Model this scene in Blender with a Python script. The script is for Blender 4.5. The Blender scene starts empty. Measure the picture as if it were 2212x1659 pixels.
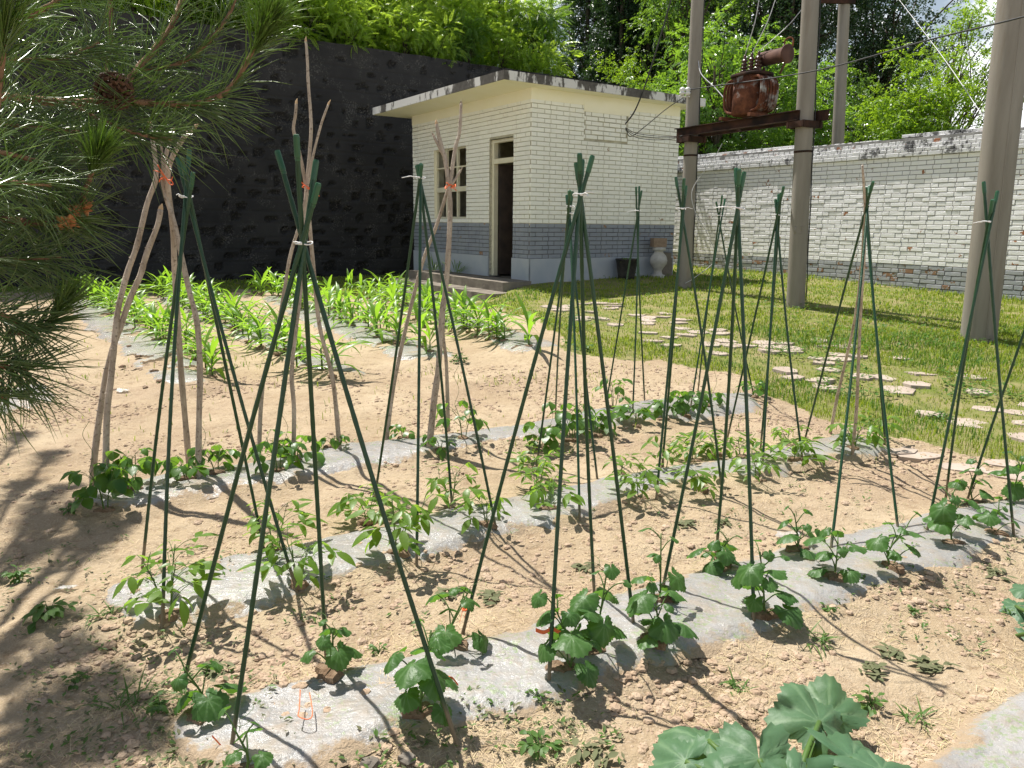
import bpy, math, random
import numpy as np
from mathutils import Vector
rnd = random.Random(7)
D = bpy.data
SC = bpy.context.scene
COL = SC.collection
PI = math.pi
# ------------------------------------------------------------------ camera model (also used to read positions off the plan)
F, CX, CY, H = 1620.0, 1106.0, 829.5, 1.5
PIT = math.atan((CY - 483) / F); ROLL = math.radians(0.6)
cp, sp, cr, sr = math.cos(PIT), math.sin(PIT), math.cos(ROLL), math.sin(ROLL)
FW = np.array((0, cp, -sp)); R0 = np.array((1., 0, 0)); U0 = np.array((0, sp, cp))
RT = cr * R0 + sr * U0; UP = -sr * R0 + cr * U0
CAM = np.array((0, 0, H))
def ray(u, v): return FW + (u - CX) / F * RT - (v - CY) / F * UP
def aty(u, v, y):
    r = ray(u, v); return CAM + r * (y / r[1])
def atz(u, v, z):
    r = ray(u, v); return CAM + r * ((z - H) / r[2])
def onplane(u, v, P, n):
    r = ray(u, v); return CAM + r * (np.dot(np.asarray(P) - CAM, n) / np.dot(r, n))
def ss(a, b, x):
    t = np.clip((x - a) / (b - a), 0, 1); return t * t * (3 - 2 * t)
PY = [-5, 6.5, 9, 12, 15, 20, 90]; PZ = [0, 0, .2, .36, .48, .55, .7]
def base(x, y): return np.interp(y, PY, PZ) * (.3 + .7 * ss(-1.0, .4, x))
def gp(u, v):
    z = 0.
    for _ in range(30):
        p = atz(u, v, min(z, 1.4)); z = .5 * z + .5 * float(base(p[0], p[1]))
    return np.array((p[0], p[1], z))
def hsh(i, j, s):
    n = (i.astype(np.int64) * 374761393 + j.astype(np.int64) * 668265263 + s * 1442695041) & 0x7fffffff
    n = ((n ^ (n >> 13)) * 1274126177) & 0x7fffffff
    return ((n ^ (n >> 16)) & 0xffff) / 65535.
def vn(x, y, s=0):
    x = np.asarray(x, float); y = np.asarray(y, float)
    i = np.floor(x); j = np.floor(y); f = x - i; g = y - j
    f = f * f * (3 - 2 * f); g = g * g * (3 - 2 * g)
    a, b, c, d = hsh(i, j, s), hsh(i + 1, j, s), hsh(i, j + 1, s), hsh(i + 1, j + 1, s)
    return (a * (1 - f) + b * f) * (1 - g) + (c * (1 - f) + d * f) * g
def fbm(x, y, s=0, o=4):
    r = 0; a = .5
    for k in range(o): r = r + a * vn(x * 2 ** k, y * 2 ** k, s + k); a *= .5
    return r
# ------------------------------------------------------------------ film strips: upper and lower edge in plan
def pl(pts): return np.array([gp(*p)[:2] for p in pts])
FILMS = {
 'front': ([(330,1600),(400,1550),(500,1520),(640,1480),(860,1440),(1010,1395),(1200,1330),(1400,1268),(1540,1235),(1690,1195),(1850,1150),(2000,1118),(2212,1080),(2420,1040)],
           [(345,1640),(420,1720),(560,1720),(700,1672),(850,1615),(1020,1578),(1180,1540),(1310,1480),(1430,1448),(1650,1392),(1800,1340),(1960,1290),(2212,1195),(2420,1130)]),
 'middle': ([(205,1310),(240,1285),(420,1215),(560,1198),(800,1148),(1050,1092),(1290,1048),(1440,1020),(1600,998),(1740,960),(1835,938)],
            [(212,1330),(290,1388),(420,1358),(600,1308),(830,1240),(1070,1172),(1270,1130),(1470,1066),(1650,1042),(1830,1012),(1940,982)]),
 'back': ([(150,1088),(220,1065),(370,1030),(560,1008),(740,964),(1000,948),(1150,924),(1280,893),(1400,868),(1530,848),(1635,852)],
          [(160,1105),(260,1118),(380,1090),(560,1062),(800,1016),(1050,972),(1200,958),(1290,938),(1400,921),(1560,908),(1645,888)]),
 'corn1': ([(120,650),(175,700),(230,745),(290,800),(345,846)], [(205,640),(290,690),(370,745),(430,790),(445,838)]),
 'corn2': ([(330,650),(450,708),(560,755),(650,805)], [(420,645),(560,700),(680,758),(790,815)]),
 'corn3': ([(560,648),(650,700),(760,740),(870,785)], [(640,640),(740,680),(860,725),(1010,775)]),
 'corn4': ([(860,660),(940,700),(1030,735),(1110,772)], [(930,650),(1020,685),(1120,718),(1235,758)]),
 'side': ([(-240,905),(-80,880),(0,858),(90,828)], [(-240,935),(-60,915),(40,893),(140,868)]),
 'corner': ([(1860,1760),(1990,1659),(2085,1590),(2215,1500),(2380,1400)], [(2200,1800),(2330,1720),(2400,1660),(2500,1600),(2600,1500)]),
}
FPL = {k: (pl(a), pl(b)) for k, (a, b) in FILMS.items()}
def resamp(P, n):
    s = np.r_[0, np.cumsum(np.linalg.norm(np.diff(P, axis=0), axis=1))]; t = np.linspace(0, s[-1], n)
    return np.c_[np.interp(t, s, P[:, 0]), np.interp(t, s, P[:, 1])]
def mounds(x, y):
    z = np.zeros(np.shape(x))
    for k, (A, B) in FPL.items():
        hgt = .034 if k in ('front', 'middle', 'back', 'corner') else .04
        M = .5 * (resamp(A, 16) + resamp(B, 16)); w = .5 * np.linalg.norm(resamp(A, 16) - resamp(B, 16), axis=1).mean() + .1
        d2 = np.full(np.shape(x), 1e9)
        for p, q in zip(M[:-1], M[1:]):
            e = q - p; t = np.clip(((x - p[0]) * e[0] + (y - p[1]) * e[1]) / (e @ e), 0, 1)
            d2 = np.minimum(d2, (x - p[0] - t * e[0]) ** 2 + (y - p[1] - t * e[1]) ** 2)
        z = np.maximum(z, hgt * ss(1, .35, np.sqrt(d2) / w))
    return z
SOILP = [(-900,640),(-200,636),(170,632),(600,628),(1010,658),(1170,698),(1235,765),(1420,778),(1600,822),(1720,868),(1850,918),(1960,958),(2250,1015),(2700,1080)]
SOILW = np.array([gp(*p)[:2] for p in SOILP]); SOILW = np.vstack([SOILW, [(9, -3), (-14, -3)]])
def soilmask(x, y):            # 1 inside the dug garden
    xx = x + .5 * (fbm(x * 1.7, y * 1.7, 3) - .47); yy = y + .5 * (fbm(x * 1.7, y * 1.7, 9) - .47)
    ins = np.zeros(np.shape(x), bool); P = SOILW
    for (x0, y0), (x1, y1) in zip(P, np.roll(P, -1, 0)):
        c = ((y0 > yy) != (y1 > yy)); ins ^= c & (xx < (x1 - x0) * (yy - y0) / (y1 - y0 + 1e-12) + x0)
    return ins
def T(x, y, rough=True):
    x = np.asarray(x, float); y = np.asarray(y, float)
    z = base(x, y) + mounds(x, y)
    if rough:
        near = ss(9.5, 7, y)
        z = z + near * (.05 * (fbm(x * 2.3, y * 2.3, 21, 3) - .45) + .034 * (fbm(x * 8, y * 8, 33, 4) - .47) - .030 * np.maximum(0, .22 - np.abs(fbm(x * 5 + 3, y * 5, 37, 3) - .46)) * ss(.5, .6, fbm(x * .9, y * .9, 39, 3)) + .022 * np.maximum(0, vn(x * 17, y * 17, 43) - .62)) + (1 - near) * .05 * (fbm(x * 1.5, y * 1.5, 40, 3) - .45)
    return z
def T1(x, y): return float(T(np.array([x]), np.array([y]))[0])
def G(u, v):
    p = gp(u, v); p[2] = T1(p[0], p[1]); return p
# ------------------------------------------------------------------ mesh builder
def nz(a): a = np.asarray(a, float); return a / (np.linalg.norm(a) + 1e-12)
class MB:
    def __init__(s): s.V = []; s.Q = []; s.T = []; s.K = []; s.qm = []; s.tm = []; s.n = 0
    def add(s, V, F, m=0, k=0.):
        V = np.asarray(V, float).reshape(-1, 3); o = s.n
        s.V.append(V); s.n += len(V); s.K.append(np.broadcast_to(np.asarray(k, float), (len(V),)))
        if isinstance(F, np.ndarray):
            (s.Q if F.shape[1] == 4 else s.T).append(F + o); (s.qm if F.shape[1] == 4 else s.tm).append(np.full(len(F), m))
        else:
            q = [f for f in F if len(f) == 4]; t = [f for f in F if len(f) == 3]
            if q: s.Q.append(np.array(q) + o); s.qm.append(np.full(len(q), m))
            if t: s.T.append(np.array(t) + o); s.tm.append(np.full(len(t), m))
            for f in F:
                if len(f) > 4:
                    a = np.array([(f[0], f[i], f[i + 1]) for i in range(1, len(f) - 1)]); s.T.append(a + o); s.tm.append(np.full(len(a), m))
    def tube(s, P, r, n=7, m=0, cap=True, k=0.):
        P = np.asarray(P, float); L = len(P); r = np.broadcast_to(np.asarray(r, float), (L,))
        t = np.gradient(P, axis=0); t /= np.linalg.norm(t, axis=1)[:, None] + 1e-12
        a = np.cross(t[0], (0, 0, 1.)) if abs(t[0][2]) < .9 else np.cross(t[0], (1., 0, 0)); a = nz(a)
        V = []; an = np.linspace(0, 2 * PI, n, endpoint=False)
        for i in range(L):
            a = nz(a - t[i] * (a @ t[i])); b = np.cross(t[i], a)
            V.append(P[i] + r[i] * (np.cos(an)[:, None] * a + np.sin(an)[:, None] * b))
        F = [(i * n + j, i * n + (j + 1) % n, (i + 1) * n + (j + 1) % n, (i + 1) * n + j) for i in range(L - 1) for j in range(n)]
        if cap: F += [tuple(range(n))[::-1], tuple((L - 1) * n + j for j in range(n))]
        s.add(np.vstack(V), F, m, k)
    def box(s, o, ax, ay, az, m=0, k=0.):      # corner + three edge vectors
        o, ax, ay, az = (np.asarray(q, float) for q in (o, ax, ay, az))
        V = [o + i * ax + j * ay + l * az for l in (0, 1) for j in (0, 1) for i in (0, 1)]
        F = [(0, 2, 3, 1), (4, 5, 7, 6), (0, 1, 5, 4), (2, 6, 7, 3), (0, 4, 6, 2), (1, 3, 7, 5)]
        if np.dot(np.cross(ax, ay), az) < 0: F = [f[::-1] for f in F]
        s.add(V, F, m, k)
    def lathe(s, prof, c=(0, 0, 0), n=16, m=0, ax=None):
        c = np.asarray(c, float); an = np.linspace(0, 2 * PI, n, endpoint=False)
        if ax is None: e1, e2, e3 = np.eye(3)
        else:
            e3 = nz(ax); e1 = nz(np.cross(e3, (0.3, .2, 1))); e2 = np.cross(e3, e1)
        V = [c + r * (math.cos(t) * e1 + math.sin(t) * e2) + z * e3 for r, z in prof for t in an]
        L = len(prof)
        F = [(i * n + j, i * n + (j + 1) % n, (i + 1) * n + (j + 1) % n, (i + 1) * n + j) for i in range(L - 1) for j in range(n)]
        F += [tuple(range(n))[::-1], tuple((L - 1) * n + j for j in range(n))]
        s.add(V, F, m)
    def inst(s, V, Fq, R, Tr, S, m=0, k=0.):   # many copies of one template
        V = np.asarray(V, float); M = len(Tr); N = len(V)
        O = np.einsum('mij,nj->mni', R, V) * np.asarray(S, float).reshape(-1, 1, 1) + np.asarray(Tr)[:, None, :]
        FF = (np.asarray(Fq)[None] + (np.arange(M) * N)[:, None, None]).reshape(-1, np.asarray(Fq).shape[1])
        s.add(O.reshape(-1, 3), FF, m, np.tile(np.broadcast_to(np.asarray(k, float), (N,)), M))
    def build(s, name, mats, parent=None, smooth=False, loc=None):
        me = D.meshes.new(name); V = np.vstack(s.V)
        if parent is not None: V = V - np.array(parent.location)
        if loc is not None: V = V - np.asarray(loc)
        Q = np.vstack(s.Q) if s.Q else np.zeros((0, 4), int); Tt = np.vstack(s.T) if s.T else np.zeros((0, 3), int)
        me.vertices.add(len(V)); me.vertices.foreach_set('co', V.astype(np.float32).ravel())
        li = np.r_[Q.ravel(), Tt.ravel()].astype(np.int32)
        me.loops.add(len(li)); me.loops.foreach_set('vertex_index', li)
        np_ = len(Q) + len(Tt); me.polygons.add(np_)
        st = np.r_[np.arange(len(Q)) * 4, len(Q) * 4 + np.arange(len(Tt)) * 3].astype(np.int32)
        me.polygons.foreach_set('loop_start', st)
        mi = np.concatenate([np.concatenate(s.qm) if s.qm else np.zeros(0), np.concatenate(s.tm) if s.tm else np.zeros(0)]).astype(np.int32)
        me.polygons.foreach_set('material_index', mi)
        me.polygons.foreach_set('use_smooth', np.full(np_, bool(smooth)))
        at = me.attributes.new('k', 'FLOAT', 'POINT'); at.data.foreach_set('value', np.concatenate(s.K).astype(np.float32))
        me.update(calc_edges=True); me.validate()
        for m in (mats if isinstance(mats, (list, tuple)) else [mats]): me.materials.append(m)
        o = D.objects.new(name, me); COL.objects.link(o)
        if parent is not None: o.parent = parent
        if loc is not None: o.location = loc
        return o
def tag(o, label=None, cat=None, group=None, kind=None):
    if label: o['label'] = label
    if cat: o['category'] = cat
    if group: o['group'] = group
    if kind: o['kind'] = kind
    return o
def empty(name, loc, label, cat, group=None):
    o = D.objects.new(name, None); COL.objects.link(o); o.location = tuple(float(c) for c in loc); o.empty_display_size = .1
    return tag(o, label, cat, group)
def dup(root, loc, rz=0, sc=1., label=None, group=None):
    c = root.copy(); COL.objects.link(c); c.location = tuple(float(q) for q in loc); c.rotation_euler = (0, 0, rz); c.scale = (sc, sc, sc)
    if label: c['label'] = label
    if group: c['group'] = group
    for ch in list(root.children):
        d = ch.copy(); COL.objects.link(d); d.parent = c
    return c
def curve(pts, n=12):          # Catmull-Rom through points
    P = np.asarray(pts, float); P = np.vstack([2 * P[0] - P[1], P, 2 * P[-1] - P[-2]]); out = []
    for i in range(1, len(P) - 2):
        for t in np.linspace(0, 1, n, endpoint=False):
            a, b, c, d = P[i - 1:i + 3]
            out.append(.5 * (2 * b + (c - a) * t + (2 * a - 5 * b + 4 * c - d) * t * t + (3 * b - a - 3 * c + d) * t ** 3))
    return np.array(out + [P[-2]])
def frames(d, up=None):
    d = d / (np.linalg.norm(d, axis=1)[:, None] + 1e-12); up = np.broadcast_to(np.array((0, 0, 1.)) if up is None else up, d.shape)
    z = up - d * (up * d).sum(1)[:, None]; z = z / (np.linalg.norm(z, axis=1)[:, None] + 1e-9); y = np.cross(z, d)
    return np.stack([d, y, z], axis=2)
# ------------------------------------------------------------------ materials
class NT:
    def __init__(s, name):
        s.m = D.materials.new(name); s.m.use_nodes = True; s.t = s.m.node_tree; s.t.nodes.clear()
        s.out = s.t.nodes.new('ShaderNodeOutputMaterial')
    def n(s, typ, **kw):
        x = s.t.nodes.new('ShaderNode' + typ)
        for k, v in kw.items():
            if k[0] == 'i' and k[1:].isdigit(): s.link(v, x.inputs[int(k[1:])])
            elif k in x.inputs.keys(): s.link(v, x.inputs[k])
            else: setattr(x, k, v)
        return x
    def link(s, v, inp):
        if isinstance(v, bpy.types.NodeSocket): s.t.links.new(v, inp)
        elif isinstance(v, (tuple, list)) and len(v) == 3 and inp.type == 'RGBA': inp.default_value = (*v, 1)
        else: inp.default_value = v
    def noise(s, sc, det=4, rough=.55, vec=None, co='Object', dist=0.):
        v = vec if vec is not None else s.n('TexCoord').outputs[co]
        return s.n('TexNoise', Vector=v, Scale=sc, Detail=det, Roughness=rough, Distortion=dist).outputs[0]
    def ramp(s, f, stops):
        r = s.n('ValToRGB'); e = r.color_ramp.elements
        while len(e) < len(stops): e.new(.5)
        for q, (p, c) in zip(e, stops): q.position = p; q.color = (*c, 1) if not isinstance(c, (int, float)) else (c, c, c, 1)
        s.link(f, r.inputs[0]); return r.outputs[0]
    def mix(s, f, a, b):
        x = s.n('Mix', data_type='RGBA'); s.link(f, x.inputs[0]); s.link(a, x.inputs[6]); s.link(b, x.inputs[7]); return x.outputs[2]
    def math(s, op, a, b=0., c=None):
        x = s.n('Math', operation=op); s.link(a, x.inputs[0]); s.link(b, x.inputs[1])
        if c is not None: s.link(c, x.inputs[2])
        return x.outputs[0]
    def attr(s, n='k'): return s.n('Attribute', attribute_name=n).outputs[2]
    def bump(s, h, st=.5, d=.01): return s.n('Bump', Height=h, Strength=st, Distance=d).outputs[0]
    def bsdf(s, col, rough=.8, spec=.3, nrm=None, metal=0.):
        b = s.n('BsdfPrincipled'); s.link(col, b.inputs['Base Color']); s.link(rough, b.inputs['Roughness']); b.inputs['Specular IOR Level'].default_value = spec; s.link(metal, b.inputs['Metallic'])
        if nrm is not None: s.link(nrm, b.inputs['Normal'])
        return b.outputs[0]
    def done(s, sh): s.t.links.new(sh, s.out.inputs[0]); return s.m
def leafmat(name, c1, c2, tr, tf=.4, rough=.42, spec=.4, vein=None, bsc=60., bst=.25):
    t = NT(name); rp = t.n('NewGeometry').outputs['Random Per Island']; ob = t.n('ObjectInfo').outputs['Random']
    f = t.math('ADD', t.math('MULTIPLY', rp, .75), t.math('MULTIPLY', ob, .25))
    c = t.mix(f, c1, c2)
    nn = t.noise(9, 3)
    c = t.mix(t.math('MULTIPLY', nn, .5), c, tuple(q * .6 for q in c1))
    if vein: c = t.mix(t.math('MULTIPLY', t.attr(), .8), c, vein)
    b = t.bsdf(c, rough, spec, t.bump(t.noise(bsc, 3), bst, .004))
    tl = t.n('BsdfTranslucent', Color=t.mix(f, tr, tuple(q * .7 for q in tr))).outputs[0]
    return t.done(t.n('MixShader', i0=tf, i1=b, i2=tl).outputs[0])
def plain(name, c1, c2=None, rough=.7, spec=.3, sc=8., bst=.3, bd=.005, metal=0., det=5):
    t = NT(name); nn = t.noise(sc, det); c = t.mix(t.ramp(nn, [(.35, 0), (.65, 1)]), c1, c2 or c1)
    return t.done(t.bsdf(c, rough, spec, t.bump(t.noise(sc * 6, 4), bst, bd), metal))
M = {}
def mats():
    # ground: dug loam, thin turf; the weight of the two is painted per vertex
    t = NT('ground'); k = t.attr()
    n1 = t.noise(1.3, 5); n2 = t.noise(14, 6, .65); n3 = t.noise(90, 4, .7)
    soil = t.mix(t.ramp(n1, [(.35, 0), (.65, 1)]), (.375, .285, .180), (.465, .37, .248))
    soil = t.mix(t.ramp(n2, [(.28, .8), (.48, 0)]), soil, (.20, .13, .075))
    soil = t.mix(t.ramp(t.noise(.55, 4, .6), [(.48, 0), (.64, .65)]), soil, (.31, .22, .145))
    soil = t.mix(t.ramp(n3, [(.52, 0), (.72, .75)]), soil, (.58, .48, .365))
    turf = t.mix(t.ramp(t.noise(3, 5), [(.35, 0), (.65, 1)]), (.15, .185, .04), (.29, .245, .12))
    c = t.mix(t.ramp(t.math('ADD', k, t.math('MULTIPLY', t.math('SUBTRACT', n2, .5), .9)), [(.4, 0), (.6, 1)]), turf, soil)
    h = t.math('ADD', t.math('MULTIPLY', n2, .6), t.math('MULTIPLY', n3, .35))
    M['ground'] = t.done(t.bsdf(c, .95, .1, t.bump(h, 1., .034)))
    M['clod'] = plain('clod', (.36, .26, .18), (.46, .355, .255), .95, .1, 12, .6, .01)
    M['holesoil'] = plain('dark_soil', (.17, .11, .07), (.28, .20, .135), .95, .1, 30, .8, .01)  # darker soil colour for the planting holes
    t = NT('straw'); r = t.n('NewGeometry').outputs['Random Per Island']
    M['straw'] = t.done(t.bsdf(t.ramp(r, [(0, (.50, .38, .22)), (.5, (.62, .50, .32)), (.8, (.35, .25, .14)), (1, (.30, .33, .12))]), .8, .2))
    # plastic mulch film
    t = NT('mulch_film'); n1 = t.noise(2.2, 5); n2 = t.noise(22, 6, .65); n4 = t.noise(5., 4, .6)
    c = t.mix(t.ramp(n1, [(.35, 0), (.7, 1)]), (.355, .35, .34), (.455, .45, .44))
    c = t.mix(t.ramp(n2, [(.46, 0), (.70, .8)]), c, (.36, .305, .245))
    c = t.mix(t.ramp(t.math('MULTIPLY', n4, t.noise(60, 3)), [(.30, 0), (.36, .7)]), c, (.27, .37, .17))
    c = t.mix(t.ramp(t.noise(1.6, 5, .7), [(.54, 0), (.64, .8)]), c, (.42, .345, .265))
    st = t.n('TexNoise', Vector=t.n('Mapping', Vector=t.n('TexCoord').outputs['Object'], Rotation=(0, 0, .55), Scale=(3, 26, 6)).outputs[0], Scale=2.2, Detail=5.).outputs[0]
    c = t.mix(t.ramp(st, [(.60, 0), (.74, .35)]), c, (.60, .60, .60))
    b = t.bsdf(c, t.ramp(n2, [(.3, .15), (.7, .38)]), .6, t.bump(t.math('ADD', t.math('MULTIPLY', st, .35), t.math('ADD', n2, t.noise(4, 4))), .75, .014))
    f1 = t.n('MixShader', i0=.28, i1=b, i2=t.n('BsdfTransparent').outputs[0]).outputs[0]
    cov = t.math('ADD', t.math('MULTIPLY', t.attr(), .46), t.math('MULTIPLY', t.math('SUBTRACT', t.noise(7, 6, .7), .5), 1.25))
    dirt = t.bsdf(t.mix(t.noise(40, 4), (.33, .245, .16), (.46, .36, .25)), .95, .1, t.bump(t.noise(60, 5, .7), .8, .02))
    M['film'] = t.done(t.n('MixShader', i0=t.ramp(cov, [(.26, 0), (.38, 1)]), i1=f1, i2=dirt).outputs[0])
    M['stone'] = plain('paving_stone', (.34, .275, .22), (.43, .36, .30), .9, .15, 5, .4, .01)
    M['concrete'] = plain('worn_concrete', (.16, .14, .115), (.25, .22, .18), .92, .15, 4, .6, .012)
    # bricks
    def brick(name, paint1, paint2, bare, flake, stain=None, mort=False):
        t = NT(name); k = t.attr(); n1 = t.noise(2.2, 6, .6); n2 = t.noise(34, 5, .65)
        c = t.mix(t.ramp(n1, [(.3, 0), (.7, 1)]), paint1, paint2)
        c = t.mix(t.math('MULTIPLY', k, .16), c, tuple(q * .62 for q in paint1))
        if stain: c = t.mix(t.ramp(t.math('MULTIPLY', n1, t.noise(9, 5, .7)), [(stain[1], 0), (stain[1] + .06, .85)]), c, stain[0])
        bc = t.mix(n2, bare, tuple(q * .6 for q in bare))
        fl = t.math('ADD', t.math('MULTIPLY', t.noise(6, 6, .7), .75), t.math('MULTIPLY', k, .28))
        c = t.mix(t.ramp(fl, [(flake, 0), (flake + .012, 1)]), c, bc)
        return t.done(t.bsdf(c, .75, .25, t.bump(t.math('ADD', n2, t.math('MULTIPLY', n1, .6)), .5, .006)))
    M['cream'] = brick('cream_painted_brick', (.87, .865, .78), (.90, .895, .82), (.45, .33, .22), .745)
    M['creamplain'] = plain('cream_render', (.87, .83, .64), (.89, .855, .69), .8, .2, 2.5, .3, .004)
    M['creammortar'] = plain('cream_mortar', (.36, .34, .25), (.52, .495, .385), .9, .1, 6, .5, .006)
    M['dado'] = brick('grey_painted_brick', (.25, .275, .315), (.31, .335, .37), (.36, .22, .13), .685)
    M['dadomortar'] = plain('grey_mortar', (.10, .10, .11), (.18, .18, .185), .9, .1, 6, .5, .006)
    M['plinth'] = plain('pale_plinth_render', (.36, .40, .45), (.46, .48, .50), .85, .2, 1.6, .4, .006)
    M['white'] = brick('white_painted_brick', (.93, .925, .925), (.885, .88, .88), (.42, .19, .09), .69)
    M['whitemortar'] = plain('white_wall_mortar', (.22, .215, .21), (.38, .37, .365), .9, .1, 5, .5, .006)
    M['wdado'] = brick('worn_grey_brick', (.34, .365, .40), (.43, .435, .44), (.34, .20, .12), .625)
    M['wdadomortar'] = plain('dark_mortar', (.08, .075, .07), (.14, .13, .12), .9, .1, 5, .5, .006)
    M['coping'] = brick('mouldy_white_brick', (.74, .74, .74), (.62, .62, .62), (.40, .17, .09), .675, ((.022, .022, .022), .268))
    # dark retaining wall
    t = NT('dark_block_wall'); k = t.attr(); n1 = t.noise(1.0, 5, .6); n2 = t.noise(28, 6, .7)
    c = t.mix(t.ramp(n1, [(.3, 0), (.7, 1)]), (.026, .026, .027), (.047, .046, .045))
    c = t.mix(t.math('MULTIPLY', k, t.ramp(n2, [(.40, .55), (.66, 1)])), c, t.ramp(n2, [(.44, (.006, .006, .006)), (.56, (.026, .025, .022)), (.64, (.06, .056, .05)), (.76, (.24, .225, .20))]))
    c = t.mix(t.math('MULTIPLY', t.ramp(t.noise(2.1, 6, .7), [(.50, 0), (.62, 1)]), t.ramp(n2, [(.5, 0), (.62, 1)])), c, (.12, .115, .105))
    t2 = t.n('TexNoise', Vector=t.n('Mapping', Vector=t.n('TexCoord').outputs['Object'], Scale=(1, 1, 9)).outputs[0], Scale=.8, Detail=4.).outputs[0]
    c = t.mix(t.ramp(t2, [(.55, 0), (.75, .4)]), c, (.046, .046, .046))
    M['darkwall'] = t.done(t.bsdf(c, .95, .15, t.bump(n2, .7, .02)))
    # slab edge: white paint with black mould
    t = NT('stained_slab_edge'); v = t.n('Mapping', Vector=t.n('TexCoord').outputs['Object'], Scale=(1, 1, .35)).outputs[0]
    n1 = t.noise(2.6, 6, .7, vec=v); n0 = t.noise(.55, 2)
    f = t.math('ADD', n1, t.math('MULTIPLY', t.math('SUBTRACT', n0, .5), .9))
    c = t.mix(t.ramp(f, [(.465, 0), (.515, 1)]), (.66, .65, .62), t.mix(t.noise(14, 4), (.05, .045, .04), (.17, .16, .145)))
    M['slab'] = t.done(t.bsdf(c, .9, .15, t.bump(n1, .4, .006)))
    # concrete poles
    t = NT('pole_concrete'); v = t.n('Mapping', Vector=t.n('TexCoord').outputs['Object'], Scale=(1, 1, .12)).outputs[0]
    n1 = t.noise(6, 5, .6, vec=v); n2 = t.noise(120, 3)
    c = t.mix(t.ramp(n1, [(.3, 0), (.7, 1)]), (.20, .18, .15), (.28, .258, .222)); c = t.mix(t.ramp(t.noise(3.2, 5, .7, vec=v), [(.56, 0), (.75, .75)]), c, (.17, .13, .09))
    M['pole'] = t.done(t.bsdf(c, .88, .2, t.bump(n2, .35, .004)))
    t = NT('rusted_steel'); n1 = t.noise(5, 6, .7)
    c = t.ramp(n1, [(.3, (.035, .02, .016)), (.5, (.12, .045, .022)), (.64, (.23, .085, .04)), (.8, (.10, .05, .035))])
    M['rust'] = t.done(t.bsdf(c, .85, .3, t.bump(t.noise(40, 4), .5, .004)))
    M['rustdark'] = plain('shaded_rusty_steel', (.016, .010, .008), (.06, .027, .016), .85, .25, 5, .5, .004, det=7)  # darker copy of the rust, shade on the beams put into its colour
    M['tankdull'] = plain('dull_rusty_paint', (.065, .03, .022), (.12, .062, .045), .75, .3, 6, .4, .004)
    t = NT('rusty_grey_tank'); n1 = t.noise(2.4, 5, .65); z = t.n('SeparateXYZ', i0=t.n('TexCoord').outputs['Object']).outputs[2]
    f = t.math('ADD', n1, t.math('MULTIPLY', z, .32))
    c = t.mix(t.ramp(f, [(.62, 0), (.72, 1)]), t.ramp(t.noise(9, 5, .7), [(.3, (.04, .018, .013)), (.55, (.13, .05, .028)), (.8, (.20, .08, .042))]), (.34, .35, .34))
    M['tank'] = t.done(t.bsdf(c, .9, .15, t.bump(t.noise(40, 4), .4, .004)))
    M['porcelain'] = plain('brown_porcelain', (.05, .022, .016), (.075, .03, .02), .25, .6, 8, .1)
    M['whiteporc'] = plain('white_porcelain', (.7, .7, .68), (.6, .6, .58), .25, .6, 8, .1)
    M['cable'] = plain('black_cable', (.02, .02, .02), (.035, .035, .035), .6, .4)
    M['wire'] = plain('aluminium_wire', (.42, .42, .43), (.5, .5, .5), .45, .5)
    # stakes
    t = NT('green_coated_stake'); n1 = t.noise(7, 4)
    w = t.n('TexWave', Vector=t.n('TexCoord').outputs['Object'], Scale=32., Distortion=2.5, Detail=2.); w.bands_direction = 'Z'
    zc = t.n('SeparateXYZ', i0=t.n('TexCoord').outputs['Object']).outputs[2]
    mud = t.math('MULTIPLY', t.math('SUBTRACT', .16, zc), t.math('MULTIPLY', t.noise(25, 4), 9.))
    scf = t.ramp(t.noise(30, 5, .7), [(.60, 0), (.70, .5)])
    M['stake'] = t.done(t.bsdf(t.mix(t.ramp(mud, [(.2, 0), (.5, .8)]), t.mix(scf, t.mix(n1, (.006, .034, .012), (.012, .060, .022)), (.05, .085, .05)), (.20, .15, .10)), .36, .45, t.bump(t.noise(150, 2), .5, .003)))
    M['cap'] = plain('green_stake_cap', (.014, .075, .03), (.02, .10, .042), .35, .5, 10, .1)
    M['tie'] = plain('white_cable_tie', (.78, .78, .76), (.7, .7, .7), .4, .5)
    M['twine'] = plain('orange_twine', (.80, .13, .03), (.85, .18, .05), .5, .4)
    t = NT('bare_branch_bark'); v = t.n('Mapping', Vector=t.n('TexCoord').outputs['Object'], Scale=(1, 1, .3)).outputs[0]; n1 = t.noise(18, 5, .65, vec=v); n2 = t.noise(60, 4)
    c = t.mix(t.ramp(n1, [(.3, 0), (.7, 1)]), (.25, .20, .15), (.54, .46, .37))
    M['bark'] = t.done(t.bsdf(t.mix(t.ramp(n2, [(.55, 0), (.7, .7)]), c, (.09, .06, .045)), .85, .2, t.bump(t.math('ADD', n1, n2), .8, .006)))
    M['freshwood'] = plain('bare_wood_end', (.55, .40, .24), (.45, .3, .17), .8, .2)
    M['trunk'] = plain('tree_bark', (.055, .042, .032), (.11, .09, .07), .9, .1, 9, .8, .02)
    M['pinebark'] = plain('pine_twig_bark', (.20, .11, .06), (.30, .18, .10), .85, .2, 40, .8, .006)
    M['cone'] = plain('pine_cone_scale', (.075, .036, .02), (.14, .07, .038), .6, .35, 30, .4)
    M['bud'] = plain('brown_pine_bud', (.42, .17, .06), (.5, .24, .10), .7, .3, 40, .5)
    # foliage
    M['needle'] = leafmat('pine_needle', (.085, .15, .04), (.15, .215, .065), (.38, .54, .10), .42, .24, 1., bst=.0)
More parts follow.
